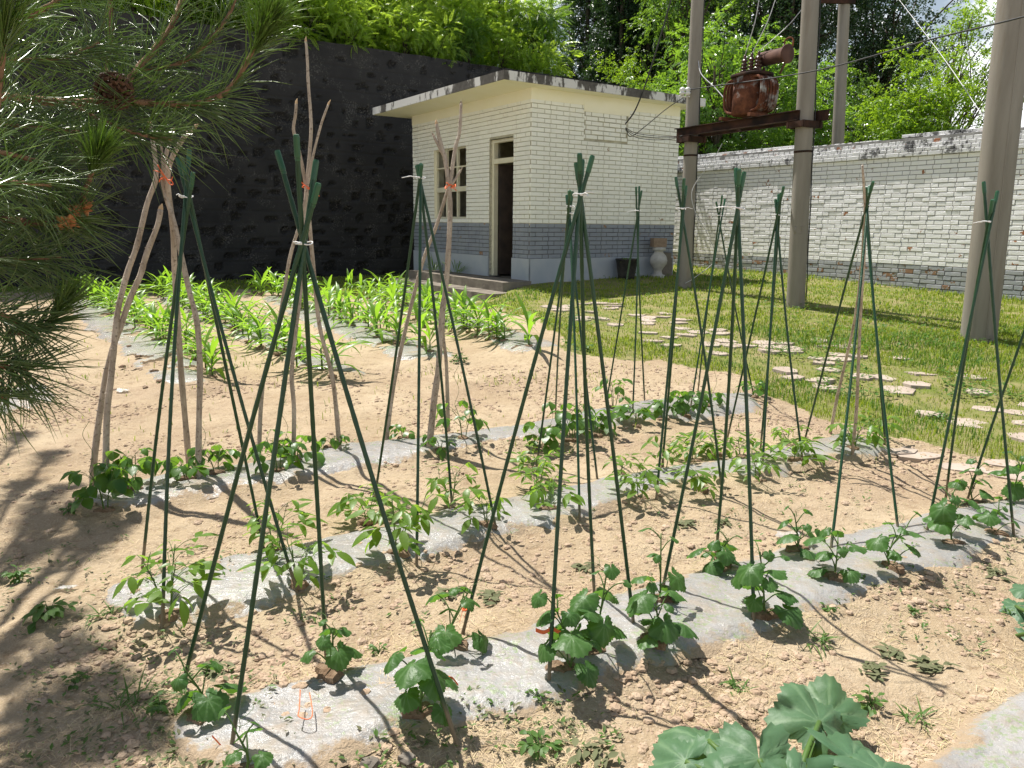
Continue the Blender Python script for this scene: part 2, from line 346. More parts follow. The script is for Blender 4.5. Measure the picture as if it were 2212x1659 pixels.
    M['needlenew'] = leafmat('young_pine_needle', (.10, .18, .035), (.17, .245, .055), (.42, .62, .10), .46, .3, .5, bst=.0)
    M['corn'] = leafmat('corn_leaf', (.105, .235, .028), (.16, .31, .04), (.40, .70, .04), .48, .36, .45, bsc=40)
    M['bean'] = leafmat('bean_leaf', (.075, .165, .022), (.145, .255, .034), (.36, .60, .04), .44, .40, .45)
    M['bean2'] = leafmat('broad_bean_leaf', (.042, .118, .022), (.085, .185, .028), (.25, .48, .03), .40, .38, .45)
    M['cuke'] = leafmat('cucumber_leaf', (.038, .108, .026), (.072, .165, .040), (.20, .44, .035), .38, .44, .42, (.16, .27, .11), 70, .5)
    M['squash'] = leafmat('squash_leaf', (.075, .165, .085), (.115, .215, .11), (.24, .44, .05), .30, .5, .35, (.20, .31, .17), 50, .4)
    M['stem'] = leafmat('green_stem', (.09, .17, .04), (.13, .22, .06), (.2, .35, .05), .2, .5, .3)
    M['weed'] = leafmat('weed_leaf', (.06, .14, .03), (.12, .22, .05), (.25, .42, .06), .35, .5, .3)
    M['wilted'] = leafmat('wilted_leaf', (.13, .15, .07), (.22, .21, .12), (.2, .25, .08), .2, .7, .2)
    M['grass'] = leafmat('lawn_grass', (.15, .235, .022), (.30, .35, .06), (.46, .58, .045), .42, .5, .25, bst=0)
    M['grassdark'] = leafmat('clover', (.06, .15, .022), (.10, .21, .03), (.22, .42, .04), .35, .5, .3, bst=0)
    M['sumac'] = leafmat('bright_compound_leaf', (.13, .24, .024), (.235, .36, .045), (.62, .86, .07), .52, .30, .6, bst=0)
    M['yellow'] = leafmat('yellow_green_leaf', (.105, .21, .018), (.18, .30, .024), (.44, .68, .03), .45, .42, .4, bst=0)
    M['mid'] = leafmat('mid_green_leaf', (.065, .15, .022), (.115, .22, .03), (.34, .58, .045), .36, .4, .45, bst=0)
    M['dark'] = leafmat('dark_tree_leaf', (.020, .050, .018), (.036, .078, .024), (.075, .16, .03), .26, .34, .55, bst=0)
    M['walnut'] = leafmat('broad_bright_leaf', (.08, .19, .026), (.14, .26, .04), (.36, .62, .04), .42, .28, .7, bst=0)
    M['hill'] = plain('hill_shade_green', (.05, .07, .022), (.10, .10, .04), .95, .1, 2, .6, .03)  # dark green slope, darkness of the gaps between bushes is in the colour
    M['frame'] = plain('cream_frame_paint', (.66, .62, .46), (.72, .68, .52), .55, .35, 9, .2)
    M['doorwood'] = plain('dark_door_paint', (.022, .015, .012), (.045, .03, .022), .5, .4, 6, .2)
    M['inside'] = plain('dim_room_plaster', (.09, .08, .065), (.13, .115, .09), .9, .1, 3, .3)
    t = NT('window_glass')
    g = t.n('BsdfGlossy', Color=(.9, .95, 1), Roughness=.03).outputs[0]
    M['glass'] = t.done(t.n('MixShader', i0=.10, i1=t.n('BsdfTransparent', Color=(.55, .6, .6)).outputs[0], i2=g).outputs[0])
    M['iron'] = plain('black_iron', (.02, .02, .02), (.05, .045, .04), .7, .4, 12, .4)
    M['baluster'] = plain('weathered_cast_stone', (.42, .40, .36), (.55, .53, .48), .85, .2, 9, .4)
    M['oldbrick'] = plain('old_brown_brick', (.24, .17, .12), (.32, .24, .17), .9, .15, 12, .6, .008)
mats()
RNG = np.random.default_rng(11)
# ------------------------------------------------------------------ ground sheet
def make_ground():
    ys = [0.9]
    while ys[-1] < 9.5: ys.append(ys[-1] + max(.018, ys[-1] * .0062))
    while ys[-1] < 240: ys.append(ys[-1] * 1.035)
    ys = np.array(ys); nx = 440
    Y = np.repeat(ys[:, None], nx + 1, 1); X = np.linspace(-1, 1, nx + 1)[None] * (ys[:, None] * .86 + 1.0)
    X[:, 0] -= 60; X[:, -1] += 60
    Z = T(X, Y); k = soilmask(X, Y).astype(float)
    k[Y > 30] = 0
    V = np.stack([X, Y, Z], -1).reshape(-1, 3); n = nx + 1
    a = (np.arange(len(ys) - 1)[:, None] * n + np.arange(nx)[None]).ravel()
    b = MB(); b.add(V, np.stack([a, a + 1, a + n + 1, a + n], 1), 0, k.ravel())
    # the strip the photographer stands on
    b.add([(-60, -40, 0), (60, -40, 0), (1.77, .9, -.01), (-1.77, .9, -.01)], [(0, 1, 2, 3)], 0, 1.)
    tag(b.build('ground', M['ground'], smooth=True), kind='structure')
make_ground()
# ------------------------------------------------------------------ mulch film strips
FLAB = {'front': 'long crumpled clear film strip under the cucumber plants at the front', 'middle': 'long pale film strip under the pointed-leaf bean plants in the middle',
        'back': 'pale film strip at the feet of the three wooden branch tripods', 'corn1': 'pale film strip with empty planting holes along the left edge of the corn',
        'corn2': 'torn pale film strip under the second row of corn from the left', 'corn3': 'torn pale film strip under the third row of corn from the left',
        'corn4': 'short pale film strip under the right end of the corn', 'side': 'bright white film lying on the soil behind the low pine needles at left',
        'corner': 'grey film sheet in the bottom right corner of the garden'}
HOLES = {k: [] for k in FILMS}
def make_film(key):
    A, B = FPL[key]; L = np.linalg.norm(A[-1] - A[0]); ns = int(L / .035) + 2; nw = 24
    A = resamp(A, ns); B = resamp(B, ns); s = np.linspace(0, 1, ns)
    j = .05 if key in ('front', 'middle', 'back') else .06
    dirn = nz(np.r_[(B - A).mean(0), 0])[:2]
    A = A + (fbm(s * L * 3, s * 0 + 1, 5)[:, None] - .47) * j * 3.6 * dirn + (fbm(s * L * 13, s * 0 + 3, 7)[:, None] - .47) * .05 * dirn; B = B + (fbm(s * L * 3, s * 0 + 9, 6)[:, None] - .47) * j * 3.6 * dirn + (fbm(s * L * 13, s * 0 + 7, 8)[:, None] - .47) * .05 * dirn
    t = np.linspace(0, 1, nw)[None, :, None]; P = A[:, None] * (1 - t) + B[:, None] * t
    X, Y = P[..., 0], P[..., 1]
    u = s[:, None] * L; tt = t[..., 0]
    Z = T(X, Y, False) + .016 + .024 * (fbm(X * 5, Y * 5, 60, 4) - .45) + .020 * np.maximum(0, .10 - np.abs(fbm(X * 7 + Y * 5, Y * 8, 71, 3) - .46)) * 3 + .006 * vn(X * 34, Y * 30, 77)
    edge = np.minimum(np.minimum(tt, 1 - tt) * 6, 1) * np.minimum(np.minimum(s, 1 - s)[:, None] * L / .12, 1)
    Z = np.where(edge < 1, (Z - .016) * 1 + .016 * edge - .012 * (1 - edge) + T(X, Y) * 0, Z)
    Z = np.maximum(Z, T(X, Y) + .006 * edge - .02 * (1 - edge))
    V = np.stack([X, Y, Z], -1).reshape(-1, 3); a = (np.arange(ns - 1)[:, None] * nw + np.arange(nw - 1)[None]).ravel()
    q = np.stack([a, a + nw, a + nw + 1, a + 1], 1)
    cen = V[q].mean(1)[:, :2]; keep = np.ones(len(q), bool)
    if key.startswith('corn') : keep &= ~((fbm(cen[:, 0] * 2.2, cen[:, 1] * 2.2, 14) > .60))
    b = MB(); b.add(V, q[keep], 0, (1 - np.minimum(np.minimum(tt, 1 - tt) * np.linalg.norm(A - B, axis=1)[:, None], np.minimum(s, 1 - s)[:, None] * L) / .16).clip(0, 1).ravel())
    o = b.build('mulch_film', M['film'], smooth=True)
    tag(o, FLAB[key], 'mulch film', 'mulch film strips on the soil')
    h = MB(); r = random.Random(len(key)); n = 16
    for hx, hy, hr in HOLES[key]:
        i = np.argmin((X - hx) ** 2 + (Y - hy) ** 2); zc = Z.ravel()[i] + .004; ph = r.uniform(0, 6); VV = [(hx, hy, zc + .012)]
        for q_, dz in ((.5, .010), (.85, .006), (1.0, -.012)):
            for t_ in range(n):
                th = 2 * PI * t_ / n; rr = hr * q_ * (1 + .28 * math.sin(2 * th + ph) + .16 * math.sin(5 * th + 2 * ph) + r.uniform(-.08, .08)); VV.append((hx + rr * math.cos(th), hy + rr * .8 * math.sin(th), zc + dz + r.uniform(-.004, .004)))
        h.add(VV, [(0, 1 + t_, 1 + (t_ + 1) % n) for t_ in range(n)] + [(1 + k_ * n + t_, 1 + (k_ + 1) * n + t_, 1 + (k_ + 1) * n + (t_ + 1) % n, 1 + k_ * n + (t_ + 1) % n) for k_ in range(2) for t_ in range(n)])
    if h.n: h.build('planting_hole', M['holesoil'], o)['kind'] = 'stuff'
# ------------------------------------------------------------------ path of flat stones sunk in the grass
def make_path():
    c = [(1225,660),(1330,690),(1440,715),(1560,742),(1700,775),(1850,812),(2030,855),(2212,905),(2420,965)]
    C = pl(c); b = MB(); r = random.Random(5); s = .0; seg = resamp(C, 46)
    for i in range(len(seg) - 1):
        p = seg[i]; d = nz(np.r_[seg[i + 1] - p, 0])[:2]; n = np.array((-d[1], d[0]))
        for w in range(-2, 4):
            if r.random() < .50 + .13 * abs(w - .5): continue
            q = p + n * (w * .30 + (i % 2) * .15 + r.uniform(-.03, .03)) + d * r.uniform(-.03, .03)
            R = r.uniform(.12, .165); a0 = r.uniform(0, 1); m = 6
            ring = [(q[0] + R * r.uniform(.72, 1.12) * math.cos(a0 + 2 * PI * t / m), q[1] + R * r.uniform(.72, 1.12) * math.sin(a0 + 2 * PI * t / m)) for t in range(m)]
            zc = T1(q[0], q[1]); tx, ty = r.uniform(-.06, .06), r.uniform(-.06, .06)
            top = [(x, y, zc + .012 + tx * (x - q[0]) + ty * (y - q[1])) for x, y in ring]; bot = [(x + (x - q[0]) * .08, y + (y - q[1]) * .08, zc - .05) for x, y in ring]
            b.add(bot + top, [tuple(range(m, 2 * m))] + [(t, (t + 1) % m, m + (t + 1) % m, m + t) for t in range(m)])
    for (u, v, Rr) in [(1935,975,.2),(1985,985,.16),(2075,1012,.17),(2165,1003,.16),(2195,1030,.2)]:
        p = gp(u, v); zc = T1(p[0], p[1]); m = 7
        ring = [(p[0] + Rr * r.uniform(.7, 1.1) * math.cos(2 * PI * t / m), p[1] + .6 * Rr * r.uniform(.7, 1.1) * math.sin(2 * PI * t / m)) for t in range(m)]
        b.add([(x, y, zc - .05) for x, y in ring] + [(x, y, zc + .010) for x, y in ring], [tuple(range(m, 2 * m))] + [(t, (t + 1) % m, m + (t + 1) % m, m + t) for t in range(m)])
    tag(b.build('path', M['stone']), kind='structure')
make_path()
# ------------------------------------------------------------------ hill behind the dark wall
WD = np.array((math.cos(math.radians(34)), math.sin(math.radians(34)))); WN = np.array((WD[1], -WD[0]))   # along, facing the garden
W0 = gp(300, 612)[:2]
def hillz(x, y):
    p = (x - W0[0]) * WD[0] + (y - W0[1]) * WD[1]; s = -((x - W0[0]) * WN[0] + (y - W0[1]) * WN[1])
    side = ss(15.5, 10.5, p - .12 * s)
    up = np.where(s > 0, 5.1 + .30 * s + 7 * ss(8, 40, s), 5.1 + s * 8)
    low = .5 + np.maximum(0, s - 4) * .10 * ss(30, 12, p - .25 * s)
    return np.minimum(up * side + low * (1 - side), 40)
def make_hill():
    n = 90; P, S = np.meshgrid(np.linspace(-30, 60, n), np.r_[np.linspace(.35, 12, 40), np.linspace(13, 90, n - 40)])
    X = W0[0] + P * WD[0] - S * WN[0]; Y = W0[1] + P * WD[1] - S * WN[1]; Z = hillz(X, Y) + .5 * (fbm(X * .6, Y * .6, 4) - .47) * ss(.5, 3, S) - .25
    a = (np.arange(n - 1)[:, None] * n + np.arange(n - 1)[None]).ravel(); b = MB()
    b.add(np.stack([X, Y, Z], -1).reshape(-1, 3), np.stack([a, a + 1, a + n + 1, a + n], 1)); tag(b.build('hill', M['hill'], smooth=True), kind='structure')
make_hill()
# ------------------------------------------------------------------ dark retaining wall
def make_dark_wall():
    L0, L1 = -14., 14.2; Zt = 5.62; nx, nz_ = 640, 130
    P, Z = np.meshgrid(np.linspace(L0, L1, nx), np.linspace(-.3, Zt, nz_))
    row = np.floor(Z / .285); cxp = P / .43 + .5 * (row % 2) + .25 * hsh(row, row * 0, 3)
    fx = cxp - np.floor(cxp); fz = Z / .285 - row; cid = hsh(np.floor(cxp), row, 7)
    dx = (fx - .5 + .3 * (hsh(np.floor(cxp), row, 47) - .5)) / (.16 + .34 * cid); dz = (fz - .5 + .3 * (hsh(np.floor(cxp), row, 57) - .5)) / (.14 + .30 * hsh(np.floor(cxp), row, 17))
    m = (np.abs(dx) ** 3 + np.abs(dz) ** 3) ** .333 + 1.5 * (fbm(P * 9, Z * 9, 31, 4) - .47) + 1.2 * (hsh(np.floor(cxp), row, 27) > .68) + .9 * (fbm(P * .5, Z * .7, 71, 2) - .4) + .5 * ss(2.6, 4.6, Z)* (hsh(np.floor(cxp), row, 37) > .5)
    hole = ss(1.05, .75, m)
    dep = -.07 * hole * (.3 + fbm(P * 16, Z * 16, 51, 3)) + .022 * (fbm(P * 3, Z * 3, 61, 3) - .47) - .012 * ss(.10, .04, np.abs(fz - .5) * -1 + .5)
    top = np.where(Z > Zt - .02, .03 * (fbm(P * 2, P * 0, 91) - .5), 0)
    X = W0[0] + P * WD[0] + WN[0] * dep; Y = W0[1] + P * WD[1] + WN[1] * dep
    a = (np.arange(nz_ - 1)[:, None] * nx + np.arange(nx - 1)[None]).ravel(); b = MB()
    b.add(np.stack([X, Y, Z + top], -1).reshape(-1, 3), np.stack([a, a + 1, a + nx + 1, a + nx], 1), 0, hole.ravel())
    o = W0 + WD * L0 - WN * .012
    # body behind the face, 0.5 m thick
    b.box((o[0] - WN[0] * .06, o[1] - WN[1] * .06, -.3), (WD[0] * (L1 - L0), WD[1] * (L1 - L0), 0), (-WN[0] * .45, -WN[1] * .45, 0), (0, 0, Zt + .295), 0)
    tag(b.build('retaining_wall', M['darkwall'], smooth=False), 'tall dark block wall in shade behind the corn and hut', 'wall')
make_dark_wall()
# ------------------------------------------------------------------ brick work
def bricks(b, O, u, n, L, z0, z1, pitch=.0785, hole=(), mfun=None, jit=.003, proud=.013, seed=1, joint=.0125, phase=0.):
    """Flemish-bond course work on the plane through O along u (unit), facing n"""
    r = random.Random(seed); O = np.asarray(O, float); u = np.asarray(u, float); n = np.asarray(n, float); zz = np.array((0, 0, 1.))
    nc = int(round((z1 - z0) / pitch))
    for c in range(nc):
        za, zb = z0 + c * pitch + joint / 2, z0 + (c + 1) * pitch - joint / 2
        x = -(.09 + .16 * (c % 2) + phase); st = c % 2
        while x < L:
            w = .268 if st else .128; xa, xb = max(x, 0), min(x + w, L); x += w + joint; st = 1 - st
            if xb - xa < .03: continue
            segs = [(xa, xb)]
            for ha, hb, hz0, hz1 in hole:
                if (za + zb) / 2 > hz0 and (za + zb) / 2 < hz1:
                    segs = [s for a0, b0 in segs for s in ((a0, min(b0, ha)), (max(a0, hb), b0)) if s[1] - s[0] > .025]
            for a0, b0 in segs:
                p = proud + r.uniform(-jit, jit); c1 = .0045
                j = lambda: r.uniform(-.0035, .0035)
                ring0 = [(a0, za), (b0, za), (b0, zb), (a0, zb)]; ring1 = [(a0 + c1 + j(), za + c1 + j()), (b0 - c1 + j(), za + c1 + j()), (b0 - c1 + j(), zb - c1 + j()), (a0 + c1 + j(), zb - c1 + j())]
                V = [O + u * a + zz * z for a, z in ring0] + [O + u * a + zz * z + n * (p - .004) for a, z in ring0] + [O + u * a + zz * z + n * (p + r.uniform(-.001, .001)) for a, z in ring1]
                Fq = [(8, 9, 10, 11)] + [(4 + i, 4 + (i + 1) % 4, 8 + (i + 1) % 4, 8 + i) for i in range(4)] + [(i, (i + 1) % 4, 4 + (i + 1) % 4, 4 + i) for i in range(4)]
                if np.dot(np.cross(u, zz), n) < 0: Fq = [f[::-1] for f in Fq]
                b.add(V, Fq, mfun((a0 + b0) / 2, (za + zb) / 2, r) if mfun else 0, r.random() ** 2)
# ------------------------------------------------------------------ the hut
def make_hut():
    C = atz(1143, 605, .5); cx, cy = C[0], C[1]; zf = .5
    a = np.array((math.cos(math.radians(124)), math.sin(math.radians(124)), 0)); nb = np.array((math.cos(math.radians(214)), math.sin(math.radians(214)), 0))
    bb = -nb; na = -a                                           # right face runs along bb and faces -a
    LA, LB = 4.58, 3.62; ZT = 3.80
    P0 = np.array((cx, cy, 0.))
    def onL(u, v): p = onplane(u, v, P0, nb); return float((p - P0) @ a), float(p[2])
    def onR(u, v): p = onplane(u, v, P0, na); return float((p - P0) @ bb), float(p[2])
    root = empty('brick_hut', (cx, cy, zf), 'cream painted brick hut with flat concrete roof and grey dado', 'hut')
    d0, _ = onL(1109, 450); d1, _ = onL(1057, 450); dz1 = onL(1085, 298)[1]; dtr = onL(1085, 346)[1]
    w0, _ = onL(1008, 400); w1, _ = onL(938, 400); wz0 = onL(975, 473)[1]; wz1 = onL(975, 318)[1]
    zd = 1.47; zp = .88; zbm = onR(1143, 213)[1]
    print('door', d0, d1, dz1, dtr, 'win', w0, w1, wz0, wz1, 'beam', zbm)
    TH = .24; zz = np.array((0, 0, 1.))
    holes = [(d0, d1, zf - .2, dz1), (w0, w1, wz0, wz1)]
    mb = MB()      # backing masonry, mortar coloured: 0 cream mortar, 1 grey mortar, 2 inside plaster
    def panel(O, u, n, L, hl, zlo, zhi, mi):
        xs = sorted({0, L, *[min(max(h, 0), L) for q in hl for h in q[:2]]}); zs = sorted({zlo, zhi, *[min(max(h, zlo), zhi) for q in hl for h in q[2:]]})
        for x0, x1 in zip(xs, xs[1:]):
            for z0, z1 in zip(zs, zs[1:]):
                if any(q[0] <= (x0 + x1) / 2 <= q[1] and q[2] <= (z0 + z1) / 2 <= q[3] for q in hl) or z1 - z0 < 1e-4: continue
                mb.box(O + u * x0 + zz * z0, u * (x1 - x0), -n * TH, zz * (z1 - z0), mi)
    O = P0.copy()
    for lo, hi, mi in ((zf - .45, zd, 1), (zd, ZT, 0)):
        panel(O, a, nb, LA, holes, lo, hi, mi)
        panel(O + bb * TH, bb, na, LB - TH, [], lo, hi, mi)
        panel(O + a * (LA), bb, a, LB, [], lo, hi, mi); panel(O + bb * LB + a * .0, a, bb, LA - .0, [], lo, hi, mi)
    # window and door reveals read as painted masonry
    wall = mb.build('wall', [M['creammortar'], M['dadomortar'], M['inside']], root)
    br = MB()
    mf = lambda x, z, r: 1 if z < zd else 0
    patch0, pz1 = onR(1262, 236); patch1, pz0 = onR(1355, 308)
    bricks(br, O, a, nb, LA, zp, zbm, hole=holes, mfun=mf, seed=3)
    bricks(br, O, bb, na, LB, zp, zbm, hole=[(patch0, patch1, pz0, 9)], mfun=mf, seed=4, phase=.05)
    bricks(br, O + bb * patch0 + na * .003, bb, na, patch1 - patch0 - .03, pz0, pz1 - .01, pitch=.080, mfun=mf, jit=.009, seed=8, joint=.016)
    br.build('brick_courses', [M['cream'], M['dado']], root)
    bm = MB()
    bm.box(O - nb * 0 + zz * zbm, a * LA, nb * .018, zz * (ZT - zbm)); bm.box(O + zz * zbm + nb * .018, bb * (LB - 0) - nb * .018 * 0, na * .018, zz * (ZT - zbm))
    bm.box(O + bb * (patch0 - .02) + na * .0185 + zz * (pz1 - .04), bb * (patch1 - patch0 + .04), na * .006, zz * (zbm - pz1 + .14))
    bm.build('ring_beam', M['creamplain'], root)
    pb = MB()
    for x0, x1 in ((-.03, d0), (d1, LA)):
        pb.box(O + a * x0 + zz * (zf - .5) + nb * .0, a * (x1 - x0), nb * .034, zz * (zp - zf + .5))
    pb.box(O + zz * (zf - .5) - a * .03 + nb * .033, bb * (LB + .035), a * .031, zz * (zp - zf + .4997))
    pb.build('plinth', M['plinth'], root)
    # roof slab
    rf = MB(); o1, o2, o3 = .80, .33, .35; t0, t1 = ZT, ZT + .145
    A0 = O + nb * o1 - a * o2
    rf.box(A0 + zz * (t0 + .004), a * (LA + o2 + .34), -nb * (o1 + LB + .35), zz * (t1 - t0), 0)
    roof = rf.build('roof', M['slab'], root)
    so = MB(); so.box(A0 + a * .02 - nb * .02 + zz * t0, a * (LA + o2 + .30), -nb * (o1 + LB + .3), zz * .0035, 0)
    so.build('soffit', M['creamplain'], root)
    # window: frame, mullions, panes
    wf = MB(); g = MB(); fr = .045; dp = -nb * .05; ins = O - nb * .05
    ww = w1 - w0; wh = wz1 - wz0; tz = wz0 + wh * .42
    def bar(x0, x1, z0, z1, pr=0.): wf.box(ins + a * x0 + zz * z0 + nb * pr, a * (x1 - x0), dp, zz * (z1 - z0))
    bar(w0, w0 + fr, wz0, wz1); bar(w1 - fr, w1, wz0, wz1); bar(w0 + fr, w1 - fr, wz0, wz0 + fr); bar(w0 + fr, w1 - fr, wz1 - fr, wz1)
    bar(w0 + fr, w1 - fr, tz - .05, tz + .05, .012)
    for i in (1, 2):
        x = w0 + ww * i / 3; bar(x - .027, x + .027, wz0 + fr, tz - .05, .004); bar(x - .027, x + .027, tz + .05, wz1 - fr, .004)
    zm = (tz + .05 + wz1) / 2
    for i in range(3):
        x0 = w0 + ww * i / 3 + (.027 if i else fr); x1 = w0 + ww * (i + 1) / 3 - (.027 if i < 2 else fr); bar(x0, x1, zm - .014, zm + .014, -.006)
    win = wf.build('window', M['frame'], root)
    g.box(ins - nb * .03 + a * (w0 + fr) + zz * (wz0 + fr), a * (ww - 2 * fr), -nb * .004, zz * (wh - 2 * fr)); g.build('pane', M['glass'], win)
    sl = MB(); sl.box(O + a * (w0 - .05) + zz * (wz0 - .066) - nb * .02, a * (ww + .1), nb * .06, zz * .058); sl.build('sill', M['creamplain'], win)
    rv = MB()
    for x in (w0, w1): rv.box(O + a * (x - .0015 * (1 if x == w0 else -1)) + zz * wz0, a * (.003 if x == w0 else -.003), -nb * .049, zz * wh)
    rv.box(O + a * w0 + zz * wz1, a * ww, -nb * .049, zz * .004); rv.box(O + a * d0 + zz * dz1, a * (d1 - d0), -nb * .06, zz * .004); rv.box(O + a * d1 + zz * zf, a * .003, -nb * .06, zz * (dz1 - zf))
    rv.build('reveal', M['creamplain'], root)
    # door frame with transom light, leaf swung inwards
    df = MB(); ins = O - nb * .06; dw = d1 - d0
    def dbar(x0, x1, z0, z1, pr=0.): df.box(ins + a * x0 + zz * z0 + nb * pr, a * (x1 - x0), -nb * .09, zz * (z1 - z0))
    dbar(d0 + .001, d0 + .06, zf, dz1); dbar(d1 - .07, d1 - .001, zf, dz1); dbar(d0 + .06, d1 - .07, dz1 - .06, dz1 - .001); dbar(d0 + .06, d1 - .07, dtr - .045, dtr + .045, .012)
    dfo = df.build('door_frame', M['frame'], root)
    g = MB(); g.box(ins - nb * .04 + a * (d0 + .06) + zz * (dtr + .045), a * (dw - .13), -nb * .004, zz * (dz1 - dtr - .105)); g.build('pane', M['glass'], dfo)
    dl = MB(); hx = O + a * (d1 - .075) - nb * .16; dd = nz(-nb * .93 - a * .30); dn = np.cross(dd, zz)
    lw = dw - .14; dl.box(hx + zz * (zf + .03), dd * lw, dn * .035, zz * (dtr - .045 - zf - .04))
    for z0 in (zf + .15, zf + 1.05): dl.box(hx + zz * z0 + dd * .1 - dn * .008, dd * (lw - .2), dn * .0075, zz * .75)
    door = dl.build('door', M['doorwood'], root)
    hd = MB(); hd.tube([hx + dd * (lw - .07) + zz * (zf + .98) - dn * .0, hx + dd * (lw - .07) + zz * (zf + .98) - dn * .05, hx + dd * (lw - .07) + zz * (zf + 1.10) - dn * .05, hx + dd * (lw - .07) + zz * (zf + 1.10)], .007); hd.build('handle', M['iron'], door)
    fl = MB(); fl.box(O + a * TH + bb * TH + zz * (zf - .05), a * (LA - 2 * TH), bb * (LB - 2 * TH), zz * .04); fl.build('hut_floor', M['inside'], root)
    # steps in front of the door
    st = MB(); e = np.array((cx, cy, 0.)) + nb * .036
    def slab(t0, t1, n1, z0, z1, k):
        q = [];r = random.Random(k); N = 26
        edge = [(t0 + (t1 - t0) * i / N, n1 * (1 + r.uniform(-.012, .012))) for i in range(N + 1)]
        for i in range(N):
            (ta, na_), (tb, nb_) = edge[i], edge[i + 1]; V = []
            for z in (z0, z1):
                dz = 0 if z == z0 else r.uniform(-.006, .004)
                V += [e + a * ta + zz * z, e + a * tb + zz * z, e + a * tb + nb * nb_ + zz * (z + dz), e + a * ta + nb * na_ + zz * (z + dz)]
            st.add(V, [(4, 5, 6, 7)[::-1], (3, 2, 6, 7), (0, 3, 7, 4), (1, 5, 6, 2)])
    slab(-.12, 3.6, .62, -.1, .490, 1); slab(-.42, 3.7, 1.05, -.1, .325, 2); slab(-.22, 3.75, 1.42, -.1, .165, 3)
    so = st.build('door_step', M['concrete'], smooth=False); tag(so, 'worn concrete steps below the open door of the hut', 'steps')
    return dict(P0=P0, a=a, nb=nb, bb=bb, na=na, LA=LA, LB=LB, zf=zf, patch=(patch1, pz1, pz0))
HUT = make_hut()
# ------------------------------------------------------------------ white brick boundary wall
def make_white_wall():
    A = gp(1500, 577); B = gp(2212, 652); u = nz(np.r_[(B - A)[:2], 0]); n = np.array((u[1], -u[0], 0.))
    if n @ (CAM * np.array((1, 1, 0)) - A) < 0: n = -n
    S = np.r_[A[:2], 0] - u * 4.2; L = 17.5; S[2] = 0
    zt = .5 * (onplane(1520, 378, S, n)[2] + onplane(2080, 322, S, n)[2]); zb = .22
    print('white wall', A, B, zt, onplane(1520, 378, S, n), onplane(2080, 322, S, n), onplane(1520, 545, S, n), onplane(2200, 585, S, n))
    root = empty('boundary_wall', S + np.array((0, 0, zb)), 'long white painted brick wall with flaking red patches and mouldy coping', 'wall')
    zz = np.array((0, 0, 1.)); m = MB(); zd = .5 * (onplane(1520, 545, S, n)[2] + onplane(2200, 585, S, n)[2])
    m.box(S + zz * -.2, u * L, -n * .24, zz * (zd + .2), 1); m.box(S + zz * zd, u * L, -n * .24, zz * (zt + .33 - zd), 0)
    m.build('wall_core', [M['whitemortar'], M['wdadomortar']], root)
    b = MB(); nc = int(round((zt - zb) / .0785)); zt = zb + nc * .0785
    bricks(b, S, u, n, L, zb, zt, mfun=lambda x, z, r: 1 if z < zd + r.uniform(-.02, .02) else 0, seed=12, jit=.004, proud=.013)
    b.build('brick_courses', [M['white'], M['wdado']], root)
    c = MB(); r = random.Random(3)
    for i, (pr, hh, w) in enumerate(((.06, .078, .26), (.052, .068, .135), (.030, .068, .135), (.004, .066, .135), (-.024, .06, .135), (-.055, .055, .26))):
        z = zt + sum((.078, .068, .068, .066, .06, .055)[:i]); x = -(i % 2) * .06
        while x < L:
            if not (i >= 4 and vn(np.array([x * .9]), np.array([3. + i]), 5)[0] > (.78 if i == 4 else .64)):
                p = pr + r.uniform(-.005, .006); ya = r.uniform(-.003, .003); wj = w - .014 + r.uniform(-.004, .002)
                V = []; c1 = .006
                for zq, ins in ((z + .003, 0), (z + hh - .004 + ya, 0)):
                    V += [S + u * x + n * -.2 + zz * zq, S + u * (x + wj) + n * -.2 + zz * zq, S + u * (x + wj - ins) + n * (p - c1) + zz * zq, S + u * (x + ins) + n * (p - c1) + zz * zq]
                V += [S + u * (x + c1) + n * p + zz * (z + .003 + c1), S + u * (x + wj - c1) + n * p + zz * (z + .003 + c1), S + u * (x + wj - c1) + n * p + zz * (z + hh - .004 + ya - c1), S + u * (x + c1) + n * p + zz * (z + hh - .004 + ya - c1)]
                Fq = [(0, 1, 2, 3), (4, 7, 6, 5), (0, 4, 5, 1), (1, 5, 6, 2), (0, 3, 7, 4), (3, 2, 9, 8), (2, 6, 10, 9), (6, 7, 11, 10), (7, 3, 8, 11), (8, 9, 10, 11)]
                c.add(V, Fq, 0, r.random() ** 2 * (1.2 if i > 2 else .8))
            x += w
    c.build('coping', M['coping'], root)
    return dict(S=S, u=u, n=n, zt=zt)
WW = make_white_wall()
